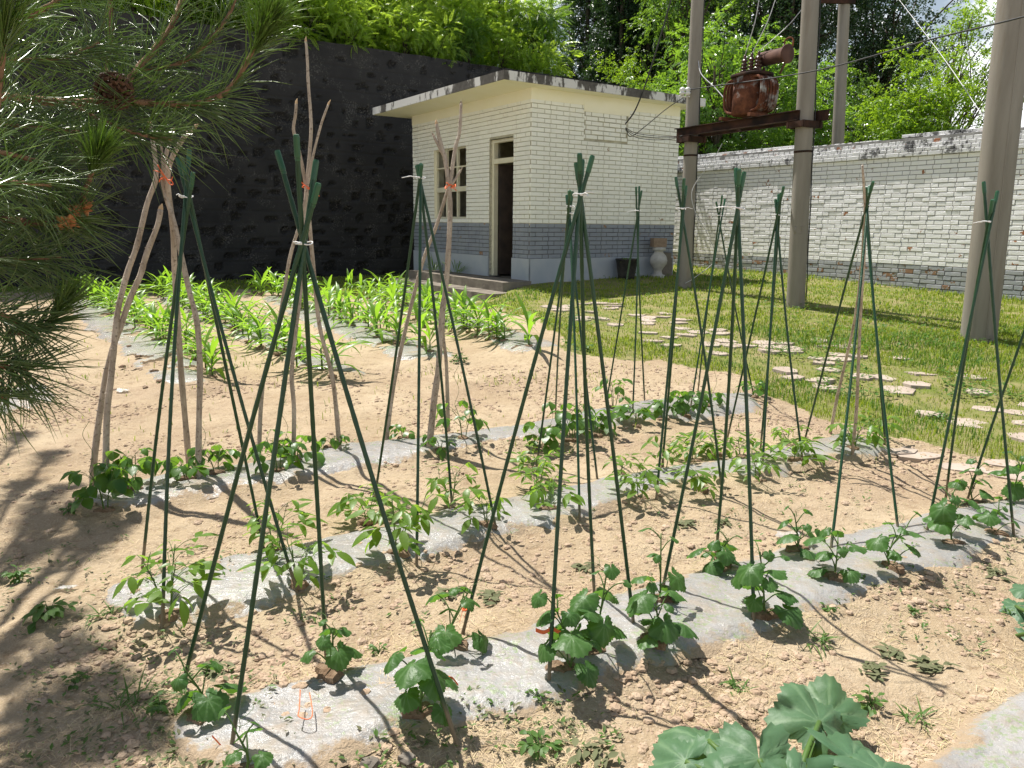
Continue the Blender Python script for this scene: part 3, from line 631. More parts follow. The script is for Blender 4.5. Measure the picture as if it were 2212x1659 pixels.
# ------------------------------------------------------------------ stake tripods
def make_tripod(base_tip, tie, label, tail=None, tie2=None, wood=(), lowtie=()):
    bs = [G(*b) for b, _ in base_tip]; yt = float(np.mean([p[1] for p in bs]))
    tp = aty(tie[0], tie[1], yt)
    root = empty('stake_tripod', (tp[0], tp[1], T1(tp[0], tp[1])), label, 'plant support', 'green stake tripods over the vegetable rows')
    r = .0068
    for i, (((bu, bv), (tu, tv)), p) in enumerate(zip(base_tip, bs)):
        k = (bv - tv) / (bv - tie[1]); y = p[1] + (yt + .016 * (i - 1.2) - p[1]) * k; q = aty(tu, tv, y)
        d = nz(q - p); p0 = p - d * .05; L = np.linalg.norm(q - p0); n = int(L / .03); t = np.linspace(0, 1, n)
        rr = r * (1 + .05 * np.where(np.arange(n) % 2 == 0, 1, -1)); rr[-1] = r
        bend = np.sin(t * PI)[:, None] * np.array((rnd.uniform(-1, 1), rnd.uniform(-1, 1), 0)) * .013
        b = MB(); b.tube(p0 + (q - p0) * t[:, None] + bend, rr, 10); s = b.build('stake', M['stake'], root, True)
        c = MB(); c.tube([q - d * .055, q - d * .05, q - d * .004, q + d * .002], [r * 1.06, r * 1.24, r * 1.24, r * 1.0], 12); c.tube([q - d * .063, q - d * .057], [r * 1.02, r * 1.15], 10)
        cc = MB(); cc.V = c.V; cc.__dict__.update(c.__dict__); co = cc.build('cap', M['cap'], None, False, loc=root.location); co.location = (0, 0, 0); co.parent = s
    for tpx, tl in ((tie, tail), (tie2, None)):
        if tpx is None: continue
        c = aty(tpx[0], tpx[1], yt); b = MB(); R = .025; an = np.linspace(0, 2 * PI, 15)
        b.tube([c + np.array((R * math.cos(a), R * math.sin(a), .004 * math.sin(a * 2))) for a in an], .0019, 6)
        b.box(c + np.array((-.004, -R - .006, -.004)), (.009, 0, 0), (0, .008, 0), (0, 0, .008))
        if tl is not None:
            e = aty(tl[0], tl[1], yt - .03); b.tube([c + np.array((0, -R - .003, 0)), .5 * (c + e) + np.array((0, -R, .006)), e], [.0026, .0022, .0016], 6)
        b.build('cable_tie', M['tie'], root, True)
    for pts in wood:
        P0 = G(*pts[0]); P = [P0 - np.array((0, 0, .04)) if i == 0 else aty(u, v, P0[1] + (yt - .03 - P0[1]) * (pts[0][1] - v) / (pts[0][1] - tie[1])) for i, (u, v) in enumerate(pts)]
        P = curve(P, 5); n = len(P); b = MB(); b.tube(P, np.linspace(.011, .006, n) * (1 + .12 * vn(np.arange(n) * .8, np.zeros(n), 5)), 8); o = b.build('branch_pole', M['bark'], root, True); o['label'] = 'knotty bare branch tied in among the green stakes'
    return root
TRI = [
 ([((395,1510),(688,397)),((500,1642),(683,347)),((705,1425),(640,292)),((990,1622),(599,327))], (655,525), 'tallest green stake tripod, nearest the camera at left, tied low', None, None),
 ([((308,1226),(417,373)),((352,1364),(409,324)),((571,1194),(392,340)),((643,1286),(383,342))], (402,425), 'green stake tripod right in front of the leftmost wooden branch tripod', (381,421), None),
 ([((809,1080),(911,355)),((900,1229),(909,354)),((977,1115),(903,356)),((1072,1161),(900,358))], (907,384), 'green stake tripod whose ties cross the left corner of the hut', (868,384), None),
 ([((1000,1383),(1280,337)),((1185,1503),(1258,346)),((1284,1303),(1252,332)),((1369,1373),(1245,352))], (1254,421), 'large green stake tripod in the middle of the front film strip', (1284,417), None),
 ([((1159,1010),(1237,414)),((1200,897),(1231,412)),((1252,1130),(1229,413)),((1290,1046),(1224,422))], (1231,461), 'green stake tripod half hidden behind the large tripod before the hut', None, (1232,446)),
 ([((1309,876),(1386,412)),((1366,904),(1381,403)),((1393,876),(1374,404))], (1377,455), 'smallest far green stake tripod standing before the right face of the hut', (1352,459), None),
 ([((1417,1088),(1482,402)),((1429,1023),(1478,386)),((1560,1073),(1460,383))], (1471,451), 'green stake tripod in front of the left transformer pole', (1496,451), None),
 ([((1490,896),(1566,430)),((1508,846),(1560,423)),((1628,862),(1547,436))], (1556,466), 'farthest green stake tripod between the two transformer poles', None, None),
 ([((1430,1291),(1608,372)),((1546,1203),(1597,366)),((1628,1365),(1590,364))], (1594,450), 'green stake tripod with a long white tie tail between the two transformer poles', (1541,449), None),
 ([((1570,950),(1693,403)),((1643,967),(1687,417)),((1646,1025),(1682,420)),((1735,1013),(1675,431))], (1678,464), 'green stake tripod just left of the right transformer pole', None, None),
 ([((1737,958),(1886,393)),((1792,1209),(1878,402)),((1912,968),(1870,405)),((1940,1164),(1866,403))], (1872,444), 'green stake tripod with a bare branch tied in, before the white wall', None, None),
 ([((2000,1167),(2155,413)),((2043,1079),(2144,432)),((2188,1174),(2125,393))], (2130,479), 'green stake tripod in front of the thick concrete pole at right', (2102,482), None),
 ([((2088,1087),(2320,420)),((2232,1150),(2290,410)),((2330,1080),(2275,415)),((2400,1190),(2268,420))], (2287,478), 'green stake tripod at the right edge with only one leaning stake showing', None, None),
]
for i, (bt, tie, lab, tail, t2) in enumerate(TRI):
    wood = [[(1840,993),(1850,886),(1855,770),(1861,640),(1867,553),(1868,440),(1863,357)], [(1793,935),(1808,860),(1830,766),(1848,680),(1862,560),(1866,470)]] if i == 10 else ()
    make_tripod(bt, tie, lab, tail, t2, wood)
# ------------------------------------------------------------------ tripods of bare branches
def make_branch_tripod(poles, tie, label, twine):
    bs = [G(*p[0][0]) for p in poles]; yt = float(np.mean([p[1] for p in bs])); tp = aty(*tie, yt)
    root = empty('branch_tripod', (tp[0], tp[1], T1(tp[0], tp[1])), label, 'plant support', 'tripods of bare branches on the back film strip')
    for i, (pts, r0, r1, forks) in enumerate(poles):
        P0 = bs[i]; yy = lambda v: P0[1] + (yt + .02 * (i - 1) - P0[1]) * (pts[0][1] - v) / (pts[0][1] - tie[1])
        P = [aty(u, v, yy(v)) for u, v in pts]; P[0] = P0 - np.array((0, 0, .05)); P = curve(P, 6); n = len(P)
        b = MB(); b.tube(P, np.linspace(r0, r1, n) * (1 + .16 * (vn(np.arange(n) * .55, np.zeros(n) + i, 15) - .4)), 9)
        for q in range(5, n - 2, 4):       # knots and twig stubs
            d = nz(np.array((rnd.uniform(-1, 1), rnd.uniform(-1, .2), rnd.uniform(.1, .9)))); rr = r0 + (r1 - r0) * q / n
            b.tube([P[q] + d * rr * .5, P[q] + d * rr * 1.35], [rr * .45, rr * .22], 6)
        o = b.build('pole', M['bark'], root, True)
        e = MB(); d = nz(P[-1] - P[-2]); e.tube([P[-1] - d * .002, P[-1] + d * .012, P[-1] + d * .03 + np.array((.004, 0, 0))], [r1 * 1.0, r1 * .85, r1 * .15], 7); e.build('broken_end', M['freshwood'], None, False, loc=root.location).parent = o; o.children[0].location = (0, 0, 0)
        for fp, fr0, fr1 in forks:
            Q = curve([aty(u, v, yy(v)) for u, v in fp], 5); f = MB(); f.tube(Q, np.linspace(fr0, fr1, len(Q)) * (1 + .2 * (vn(np.arange(len(Q)) * .6, np.zeros(len(Q)), 25) - .4)), 8); d = nz(Q[-1] - Q[-2]); f.tube([Q[-1], Q[-1] + d * .025], [fr1, fr1 * .2], 6)
            fo = f.build('fork', M['bark'], None, True, loc=root.location); fo.location = (0, 0, 0); fo.parent = o
    b = MB(); c = tp; R = .034
    b.tube([c + np.array((R * math.cos(a), R * math.sin(a) * 1.1, .010 * math.sin(a * 3) + .006 * math.cos(a))) for a in np.linspace(0, 4 * PI, 40)], .0028, 5)
    for pts in twine: b.tube(curve([aty(u, v, yt - .045) for u, v in pts], 5), .0027, 5)
    b.build('twine', M['twine'], root, True)
make_branch_tripod([
  ([(197,1055),(205,980),(215,900),(226,830),(240,765),(262,700),(283,640),(303,595),(318,545),(340,488),(347,452)], .0185, .0135, []),
  ([(227,1067),(231,900),(240,815),(247,742),(255,670),(275,590),(296,530),(318,440),(337,385),(334,330),(324,268)], .019, .011, []),
  ([(408,997),(400,905),(391,800),(385,700),(378,600),(374,500),(366,430),(362,385),(370,345),(395,300),(420,275)], .018, .0115, []),
  ([(427,1048),(430,900),(432,800),(426,700),(408,625),(392,553),(376,480),(360,430),(352,390),(357,345),(372,286)], .017, .010, [([(356,420),(352,360),(347,292)], .009, .006)]),
 ], (358,388), 'wooden branch tripod at far left with a red twine bow at its top', [[(358,384),(345,372),(332,368)], [(360,386),(350,372),(340,356)], [(360,388),(368,398),(374,398),(370,390),(362,388)]])
make_branch_tripod([
  ([(558,1003),(563,886),(572,806),(597,720),(612,640),(627,553),(648,482),(660,430),(668,380),(680,320),(695,265),(709,226)], .0135, .006, []),
  ([(633,1010),(635,886),(630,806),(640,703),(650,620),(655,520),(660,430),(668,340),(672,270),(666,180),(664,130),(661,90)], .0145, .0075, []),
  ([(735,984),(723,853),(713,793),(690,703),(678,586),(670,500),(664,430),(656,375),(642,310),(634,280),(638,250),(640,224)], .0145, .008, []),
 ], (661,405), 'wooden branch tripod of slim sticks rising behind the tallest green stakes', [[(661,402),(650,393),(655,398)], [(662,406),(680,415),(690,424)]])
make_branch_tripod([
  ([(925,983),(937,870),(947,793),(954,686),(963,620),(968,553),(972,470),(971,420),(963,350),(955,320),(948,295),(943,268)], .022, .011, [([(972,400),(977,365),(984,318),(992,290),(995,250),(996,224)], .0135, .009), ([(960,338),(946,312),(936,292)], .011, .008), ([(974,400),(985,385),(995,368)], .010, .007)]),
  ([(832,963),(850,836),(874,720),(894,636),(917,553),(940,495),(958,440),(967,410)], .0145, .010, []),
  ([(969,943),(964,786),(957,720),(962,620),(968,520),(972,430)], .0135, .009, []),
 ], (973,403), 'forked wooden branch tripod standing in front of the hut window', [[(972,402),(966,395),(963,396)], [(974,404),(982,408),(986,412)]])
# ------------------------------------------------------------------ leaves and plants
def blade(b, P, d, up, L, W, ns=6, droop=.4, fold=.25, tipw=.0, peak=.4, m=0, twist=0., wav=0.):
    d = nz(d); t = np.linspace(0, 1, ns + 1); side0 = nz(np.cross(d, up)); upv = np.cross(side0, d)
    V = []; pos = np.array(P, float); ang = 0
    for i, s in enumerate(t):
        a = -droop * s * 1.0; dd = d * math.cos(a) + upv * math.sin(a); nn = -d * math.sin(a) + upv * math.cos(a)
        if i: pos = pos + dd * L / ns
        w = W * .5 * (s / peak) ** .6 if s < peak else W * .5 * max(0, (1 - ((s - peak) / (1 - peak)) ** 1.7)) ** .9
        w = max(w, W * .5 * tipw, .0004); sd = side0 * math.cos(twist * s) + nn * math.sin(twist * s); n2 = np.cross(sd, dd)
        r = wav * math.sin(i * 2.1 + L * 90) * w
        V += [pos + sd * w + n2 * (w * fold + r), pos, pos - sd * w + n2 * (w * fold - r)]
    Fq = [(3 * i + j, 3 * i + j + 1, 3 * i + j + 4, 3 * i + j + 3) for i in range(ns) for j in (0, 1)]
    b.add(V, Fq, m)
def palm(b, P, d, nrm, R, r, m=0, lobes=.10, teeth=.05, cup=.18, droop=.3, ripple=.05, ns=44, ringn=6):
    d = nz(d); nrm = nz(nrm - d * (nrm @ d)); sd = np.cross(nrm, d); th = np.linspace(-PI * .965, PI * .965, ns + 1)
    prof = .80 + .16 * np.cos(th) + lobes * np.cos(5 * th) * (1 - .25 * np.cos(th)) + teeth * (((np.arange(ns + 1) * 1) % 2) - .5) * 1.6 + .05 * np.sin(3 * th + r.uniform(0, 6))
    prof *= np.where(np.abs(th) > 2.75, np.interp(np.abs(th), [2.75, 3.05], [1, .62]), 1)
    vein = np.exp(-(np.min(np.abs(th[:, None] - np.array([-2.25, -1.2, -.58, 0, .58, 1.2, 2.25])[None]), 1) / .055) ** 2)
    ph = r.uniform(0, 9); V = [np.asarray(P, float)]; K = [1.]; rad = np.linspace(0, 1, ringn + 1)[1:] ** .85
    for q in rad:
        x = R * prof * q * np.cos(th); y = R * prof * q * np.sin(th)
        z = -cup * R * q ** 2 * np.abs(np.sin(th)) ** 1.2 - droop * R * (np.maximum(0, x / R)) ** 2 - .035 * R * vein * q + ripple * R * q ** 2 * 1.1 * np.sin(th * 3 + ph) + ripple * R * q * 4.5 * (vn(x / R * 2.6 + ph, y / R * 2.6, int(ph * 10)) - .5) + ripple * R * 1.3 * (vn(x / R * 8 + ph, y / R * 8, int(ph * 7)) - .5)
        V += list(np.asarray(P) + x[:, None] * d + y[:, None] * sd + z[:, None] * nrm); K += list(vein * (1 - .35 * q))
    n = ns + 1; Fq = [(0, 1 + i, 2 + i) for i in range(ns)] + [(1 + k * n + i, 1 + (k + 1) * n + i, 2 + (k + 1) * n + i, 2 + k * n + i) for k in range(ringn - 1) for i in range(ns)]
    b.add(V, Fq, m, K)
def hdir(a, z=0.): return np.array((math.cos(a), math.sin(a), z))
def soilhole(p, key, r=.05): HOLES[key].append((p[0], p[1], r))
def make_cuke(u, v, h, R, n, label, seed, lean=(0, 0), key='front', hole=True):
    p = G(u, v); r = random.Random(seed)
    root = empty('cucumber_plant', p, label, 'cucumber plant', 'cucumber plants along the front film strip')
    if hole: soilhole(p, key)
    st, lf = MB(), MB(); a0 = r.uniform(0, 6)
    top = p + np.array((lean[0] * h + r.uniform(-.15, .15) * h, lean[1] * h + r.uniform(-.1, .1) * h, h)); C = curve([p - np.array((0, 0, .03)), p + np.array((r.uniform(-.03, .03), r.uniform(-.03, .03), h * .4)), top], 8)
    st.tube(C, np.linspace(.0048, .0025, len(C)), 7)
    for i in range(n):
        s = (i + .6) / n; k = min(int((.15 + .85 * s) * (len(C) - 1)), len(C) - 1); a = a0 + i * 2.4 + r.uniform(-.4, .4)
        pl_ = R * r.uniform(1.2, 2.3) * (1.0 - .3 * s); o = hdir(a, .55 + .6 * r.random()); e = C[k] + nz(o) * pl_; mid = .5 * (C[k] + e) + np.array((0, 0, pl_ * .16))
        Q = curve([C[k], mid, e], 5); st.tube(Q, np.linspace(.0026, .0018, len(Q)), 6)
        d = hdir(a + r.uniform(-.35, .35), -.05 - .95 * r.random() ** 1.3); nr = hdir(a, .0) * .75 + np.array((0, 0, .8)) + np.array((r.uniform(-.3, .3), r.uniform(-.3, .3), 0))
        palm(lf, e, d, nr, R * (r.uniform(.62, 1.12) if i < n - 3 else r.uniform(.35, .62)), r, lobes=.07, teeth=.055, cup=r.uniform(.15, .55), droop=r.uniform(.15, .5), ripple=.045)
    for q in range(2):      # tendril
        a = r.uniform(0, 6); c = C[-2]; Q = [c + hdir(a) * .02 * t + np.array((0, 0, .03 * t - .004 * t * t)) + .008 * np.array((math.cos(t * 3), math.sin(t * 3), 0)) for t in np.linspace(0, 3, 14)]; st.tube(Q, .0009, 4)
    st.build('stem', M['stem'], root, True); lf.build('foliage', M['cuke'], root, True)
def make_bean(u, v, h, n, label, seed, style, key, w=1., hole=True, squat=1.):
    p = G(u, v); r = random.Random(seed)
    root = empty('bean_plant', p, label, 'bean plant', 'pointed-leaf bean plants along the middle film strip' if style == 0 else 'broad-leaf bean plants along the back film strip')
    if hole: soilhole(p, key, .045)
    st, lf = MB(), MB(); ns = 3 if h > .2 else 2; a0 = r.uniform(0, 6)
    for sidx in range(ns):
        a = a0 + sidx * 2.1; top = p + hdir(a) * h * r.uniform(.12, .38) * w + np.array((0, 0, h * r.uniform(.75, 1.0)))
        C = curve([p + hdir(a) * .008 - np.array((0, 0, .03)), p + hdir(a) * h * .12 + np.array((0, 0, h * .45)), top], 6); st.tube(C, np.linspace(.0038, .0018, len(C)), 6)
        m = n // ns
        for i in range(m):
            s = .25 + .75 * (i + .7) / m; c = C[min(int(s * (len(C) - 1)), len(C) - 1)]; b = a + (i % 2 * 2 - 1) * r.uniform(.5, 1.6) + r.uniform(-.4, .4)
            L = (.108 if style == 0 else .092) * r.uniform(.65, 1.15) * (1.1 - .35 * s) * w; W = L * (r.uniform(.34, .46) if style == 0 else r.uniform(.66, .84))
            e = c + nz(hdir(b, r.uniform(.25, .9))) * L * r.uniform(.8, 1.3); st.tube(curve([c, .5 * (c + e) + np.array((0, 0, .01)), e], 3), .0013, 5)
            dz = r.uniform(-.65, .25) if style == 0 else r.uniform(-1.1, -.1)
            for da, f in ((0, 1.), (1.25, .86), (-1.25, .86)):
                d = hdir(b + da + r.uniform(-.2, .2), dz + r.uniform(-.25, .25)); q = e + nz(d) * (.016 if da == 0 else .003)
                blade(lf, q, d, np.array((r.uniform(-.3, .3), r.uniform(-.3, .3), 1.)), L * f, W * f, 6, r.uniform(.1, .8), r.uniform(.05, .35), peak=.36, wav=.06)
        if sidx == 0 and style == 0 and r.random() < .7: st.tube(curve([top, top + np.array((.01, 0, .04)), top + np.array((.025, -.01, .07))], 4), [.0014] * 8 + [.0008], 5)
    if style == 1 and r.random() < .35: st.tube(curve([top, top + np.array((.03, .0, .1)), top + np.array((.0, -.02, .2)), top + np.array((.03, 0, .27))], 5), .0013, 5)
    st.build('stem', M['stem'], root, True); lf.build('foliage', M['bean' if style == 0 else 'bean2'], root, True)
CUKES = [
 (432,1580,.13,.058,4,'small cucumber plant at the left end of the front film strip',(-.2,0),1),
 (520,1690,.10,.05,3,'low cucumber plant at the foot of the nearest green stake, cut by the bottom edge',(0,0),1),
 (712,1492,.12,.052,4,'drooping cucumber plant beside the inner left leg of the tallest tripod',(.1,0),1),
 (905,1568,.20,.066,8,'large cucumber plant with big leaves at the right front leg of the tallest tripod',(.15,.1),1),
 (985,1420,.17,.062,5,'cucumber plant tied to the left leg of the large middle tripod',(.1,0),1),
 (1215,1474,.19,.066,8,'cucumber plant with an orange ribbon at the front leg of the large middle tripod',(-.1,.1),1),
 (1275,1440,.23,.062,6,'tall cucumber plant behind the orange ribbon, reaching up a stake of the large middle tripod',(.05,.25),1),
 (1412,1418,.16,.064,7,'cucumber plant at the right leg of the large middle tripod, red twine knot above it',(-.05,.1),1),
 (1425,1325,.21,.058,4,'cucumber plant with raised leaves beside the left leg of the long-tailed-tie tripod',(-.1,.1),1),
 (1560,1250,.13,.060,6,'dark glossy cucumber plant at the middle leg of the tripod with a long tie tail',(.1,0),1),
 (1652,1352,.20,.062,8,'wide cucumber plant round the front leg of the tripod with a long tie tail',(-.1,0),1),
 (1718,1213,.15,.060,5,'upright cucumber plant standing alone left of the branch-and-stake tripod',(0,0),1),
 (1800,1272,.13,.062,6,'cucumber plant hiding the front foot of the branch-and-stake tripod',(.0,.1),1),
 (1928,1250,.15,.060,6,'cucumber plant beside an open soil hole at the right foot of the branch-and-stake tripod',(.1,0),1),
 (2055,1195,.19,.064,8,'dense cucumber plant at the left foot of the tripod before the thick pole',(0,0),1),
 (2150,1172,.10,.052,4,'thin cucumber plant in a dark hole left of the last full tripod foot',(0,0),1),
 (2105,1092,.17,.058,5,'cucumber plant tied to the leaning stake near the right edge',(.0,.0),1),
 (2192,1095,.18,.062,7,'cucumber plant cut by the right edge of the picture',(.1,0),1),
]
for i, (u, v, h, R, n, lab, ln, hl) in enumerate(CUKES): make_cuke(u, v, h * 1.35, R, n + 3, lab, 100 + i, ln, 'front')
BEANS = [
 (368,1348,.26,15,'bean plant at the left end of the middle film strip, in a deep soil hole',1.0),
 (645,1278,.20,12,'bean plant with broad lower leaves at the left end, touching the tallest tripod leg',1.05),
 (600,1205,.19,12,'bright bean plant behind the tallest tripod, at the upper edge of the middle film strip',1.),
 (862,1216,.26,18,'bushiest bean plant of the middle strip, beside a vertical green stake',1.05),
 (795,1135,.13,12,'low spreading bean plant at the upper film edge, left of the bushiest one',1.05),
 (975,1108,.19,12,'slender bean plant behind the tripod that crosses the hut corner',.95),
 (1052,1158,.13,9,'small bean plant at the right foot of the tripod that crosses the hut corner',.9),
 (1160,1060,.20,14,'bean plant left of the large middle tripod, at the upper edge of the middle strip',1.),
 (1185,1118,.13,11,'low bean plant left of the large middle tripod on the film itself',1.),
 (1150,1012,.07,5,'tiny bean seedling above the film, left of the large middle tripod',.8),
 (1382,1088,.15,11,'bean plant in a dark soil hole left of the pole-front tripod foot',.95),
 (1340,1040,.09,6,'tiny bean plant right of the large middle tripod legs',.8),
 (1435,1020,.19,10,'tall thin bean plant behind the feet of the pole-front tripod',.9),
 (1515,1066,.12,10,'low bean plant at the right foot of the pole-front tripod',1.),
 (1500,1000,.13,10,'bean plant at the upper edge of the film behind the pole-front tripod',1.),
 (1545,985,.16,12,'bushy bean plant left of the tall stakes of the tripod with a long tie tail',1.),
 (1600,1005,.14,10,'bean plant right of the tall stakes of the tripod with a long tie tail',1.),
 (1636,1046,.15,10,'light green bean plant hanging over the lower film edge at a vertical stake',.95),
 (1715,1012,.16,13,'dense bean plant at the right foot of the tripod before the right transformer pole',1.05),
 (1700,965,.11,8,'small bean plant behind the dense one near the right end of the middle strip',.9),
 (1842,985,.19,16,'bean plant at the foot of the bare branch, right end of the middle strip',1.1),
 (1900,965,.17,12,'last bean plant at the right end of the middle strip',1.),
]
for i, (u, v, h, n, lab, w) in enumerate(BEANS): make_bean(u, v, h * 1.1, int(n * 1.45), lab, 300 + i, 0, 'middle', w)
BROAD = [
 (228,1112,.22,12,'broad bean plant with a tall tendril at the left end of the back film strip',1.15),
 (288,1075,.25,14,'leafy broad bean plant beside the paired left branches of the far left tripod',1.2),
 (405,1055,.14,8,'broad bean plant between the right branches of the far left tripod',1.1),
 (468,1040,.17,10,'broad bean plant right of the far left wooden tripod',1.1),
 (600,1035,.22,12,'broad bean plant under the tallest tripod, left of the middle stick',1.1),
 (640,1012,.16,9,'broad bean plant hanging around the middle stick of the slim wooden tripod',1.1),
 (718,982,.08,5,'small bean plant at the right foot of the slim wooden tripod',.8),
 (872,958,.09,6,'small bean plant between the two front feet of the forked tripod',.85),
 (952,985,.09,5,'small low bean plant right of the forked trunk foot',.9),
 (1000,965,.30,8,'tall sparse bean plant with large leaves right of the forked wooden tripod',1.15),
 (1175,975,.18,12,'broad bean plant left of the large middle tripod on the back film strip',1.1),
 (1235,958,.25,15,'dense broad bean plant among the legs of the large middle tripod',1.15),
 (1290,945,.17,10,'broad bean plant right of the large middle tripod legs on the back film strip',1.1),
 (1325,895,.24,9,'tall broad bean plant at the left foot of the smallest far tripod',1.05),
 (1375,925,.17,11,'broad bean plant at the front foot of the smallest far tripod',1.1),
 (1432,912,.13,9,'broad bean plant left of the tripod between the poles',1.),
 (1480,905,.20,12,'broad bean plant at the left foot of the farthest tripod',1.1),
 (1530,890,.13,8,'broad bean plant between the feet of the farthest tripod',1.),
 (1628,868,.14,8,'last broad bean plant at the right end of the back film strip',1.),
]
for i, (u, v, h, n, lab, w) in enumerate(BROAD): make_bean(u, v, h * 1.05, int(n * 1.25), lab, 500 + i, 1, 'back', w)
# ------------------------------------------------------------------ corn
def corn_proto(seed):
    r = random.Random(seed); root = empty('corn_plant', (0, 0, 0), 'young corn plant', 'corn plant'); st, lf = MB(), MB(); h = r.uniform(.20, .30)
    st.tube([(0, 0, -.03), (0, 0, h * .5), (.008, 0, h)], [.011, .0095, .007], 8); a = r.uniform(0, 6)
    for i in range(8):
        z = h * (.2 + .8 * i / 7); al = a + (i % 2) * PI + r.uniform(-.45, .45); L = (.27 + .30 * math.sin(PI * (i + 1.2) / 9)) * r.uniform(.85, 1.15)
        d = nz(hdir(al, 1.25 + .22 * i if i < 6 else 3.2)); blade(lf, (0, 0, z), d, np.array((0, 0, 1.)) - d * .6 if i < 6 else hdir(al + PI), L, r.uniform(.050, .068), 9, r.uniform(1.3, 2.3) if i < 6 else r.uniform(.4, 1.2), .32, peak=.38, wav=.10, twist=r.uniform(-.5, .5))
    st.build('stalk', M['stem'], root, True); lf.build('leaves', M['corn'], root, True); return root
CP = [corn_proto(40 + i) for i in range(8)]; used = [False] * 8
ROWS = [  # start (near the camera) -> end, count, which film, label stem
 ((472,815),(150,628),24,'leftmost corn row, beside the film with empty holes',.78,1.),
 ((430,762),(235,650),10,'leftmost corn row, beside the film with empty holes',.8,1.),
 ((702,820),(330,636),20,'second corn row from the left',.9,1.),
 ((610,745),(400,640),9,'second corn row from the left',.9,1.),
 ((920,775),(560,632),17,'third corn row from the left',.95,1.),
 ((870,735),(640,632),10,'third corn row from the left',.95,1.),
 ((1128,758),(820,640),14,'rightmost corn row, nearest the hut steps',.95,1.),
 ((1045,745),(760,632),12,'rightmost corn row, nearest the hut steps',.9,1.),
]
rc = random.Random(77); ci = 0; first = {}
for (u0, v0), (u1, v1), n, lab, sc, _ in ROWS:
    a, b = gp(u0, v0), gp(u1, v1); fk = 'corn' + str(['leftmost', 'second', 'third', 'rightmost'].index(lab.split()[0]) + 1)
    n = int(n * 1.55)
    for i in range(n):
        q = a + (b - a) * (i + rc.uniform(-.25, .25) * (i > 0)) / (n - 1); x, y = q[0] + rc.uniform(-.10, .10), q[1] + rc.uniform(-.10, .10)
        k = ci % 8; ci += 1; loc = (x, y, T1(x, y)); HOLES[fk].append((x, y, .05))
        L = 'young corn plant in the ' + lab
        if i == 0: L = 'corn plant at the near end of the ' + lab.split(',')[0] if first.get(lab) is None else L; first[lab] = 1
        s = sc * .98 * rc.uniform(.78, 1.15)
        if not used[k]:
            used[k] = True; o = CP[k]; o.location = loc; o.rotation_euler = (0, 0, rc.uniform(0, 6)); o.scale = (s, s, s); o['label'] = L
        else: o = dup(CP[k], loc, rc.uniform(0, 6), s, L)
        o['group'] = 'young corn plants in rows before the dark wall'
for q in [(560,835),(590,870),(540,900),(478,870)]: pass
for (u, v) in [(265,795),(300,782),(335,815),(345,836),(280,760)]: p = gp(u, v); HOLES['corn1'].append((p[0], p[1], .035))
# ------------------------------------------------------------------ squash at the bottom edge and the right edge
def make_squash(u, v, leaves, label, seed):
    p = G(u, v); r = random.Random(seed); root = empty('squash_plant', p, label, 'squash plant'); st, lf = MB(), MB()
    for (lu, lv, y, R, a, tilt, cup) in leaves:
        e = aty(lu, lv, y); Q = curve([p, .5 * (p + e) + np.array((0, 0, .06)), e], 6); st.tube(Q, np.linspace(.010, .007, len(Q)), 8)
        d = hdir(a, -tilt); nr = hdir(a) * tilt * .9 + np.array((0, 0, 1.)) + np.array((r.uniform(-.15, .15), r.uniform(-.25, .05), 0))
        palm(lf, e, d, nr, R * 1.08, r, lobes=.13, teeth=.05, cup=cup, droop=.18, ripple=.05, ns=60, ringn=8)
    st.build('stem', M['stem'], root, True); lf.build('foliage', M['squash'], root, True)
make_squash(1680, 1860, [(1530,1600,1.75,.135,2.4,.15,.5),(1640,1640,1.62,.14,-1.7,.5,.25),(1770,1560,1.85,.125,1.9,-.5,.35),(1840,1640,1.66,.15,-.2,.35,.35),(1905,1665,1.62,.14,.3,.2,.4),(1790,1545,1.95,.115,1.2,-.75,.25),(1480,1645,1.65,.11,3.3,.4,.3),(1720,1690,1.55,.10,-1.2,.5,.3),(1560,1690,1.55,.10,4.2,.4,.4)], 'big-leaved squash plant cut by the bottom edge right of centre', 5)
make_squash(2270, 1440, [(2195,1310,2.75,.10,2.8,.3,.3),(2185,1375,2.6,.12,3.3,.6,.3),(2225,1270,2.9,.09,2.2,.2,.3),(2240,1400,2.5,.12,4.2,.5,.3)], 'squash plant at the right edge below the mulch film', 9)
for k in FILMS: make_film(k)
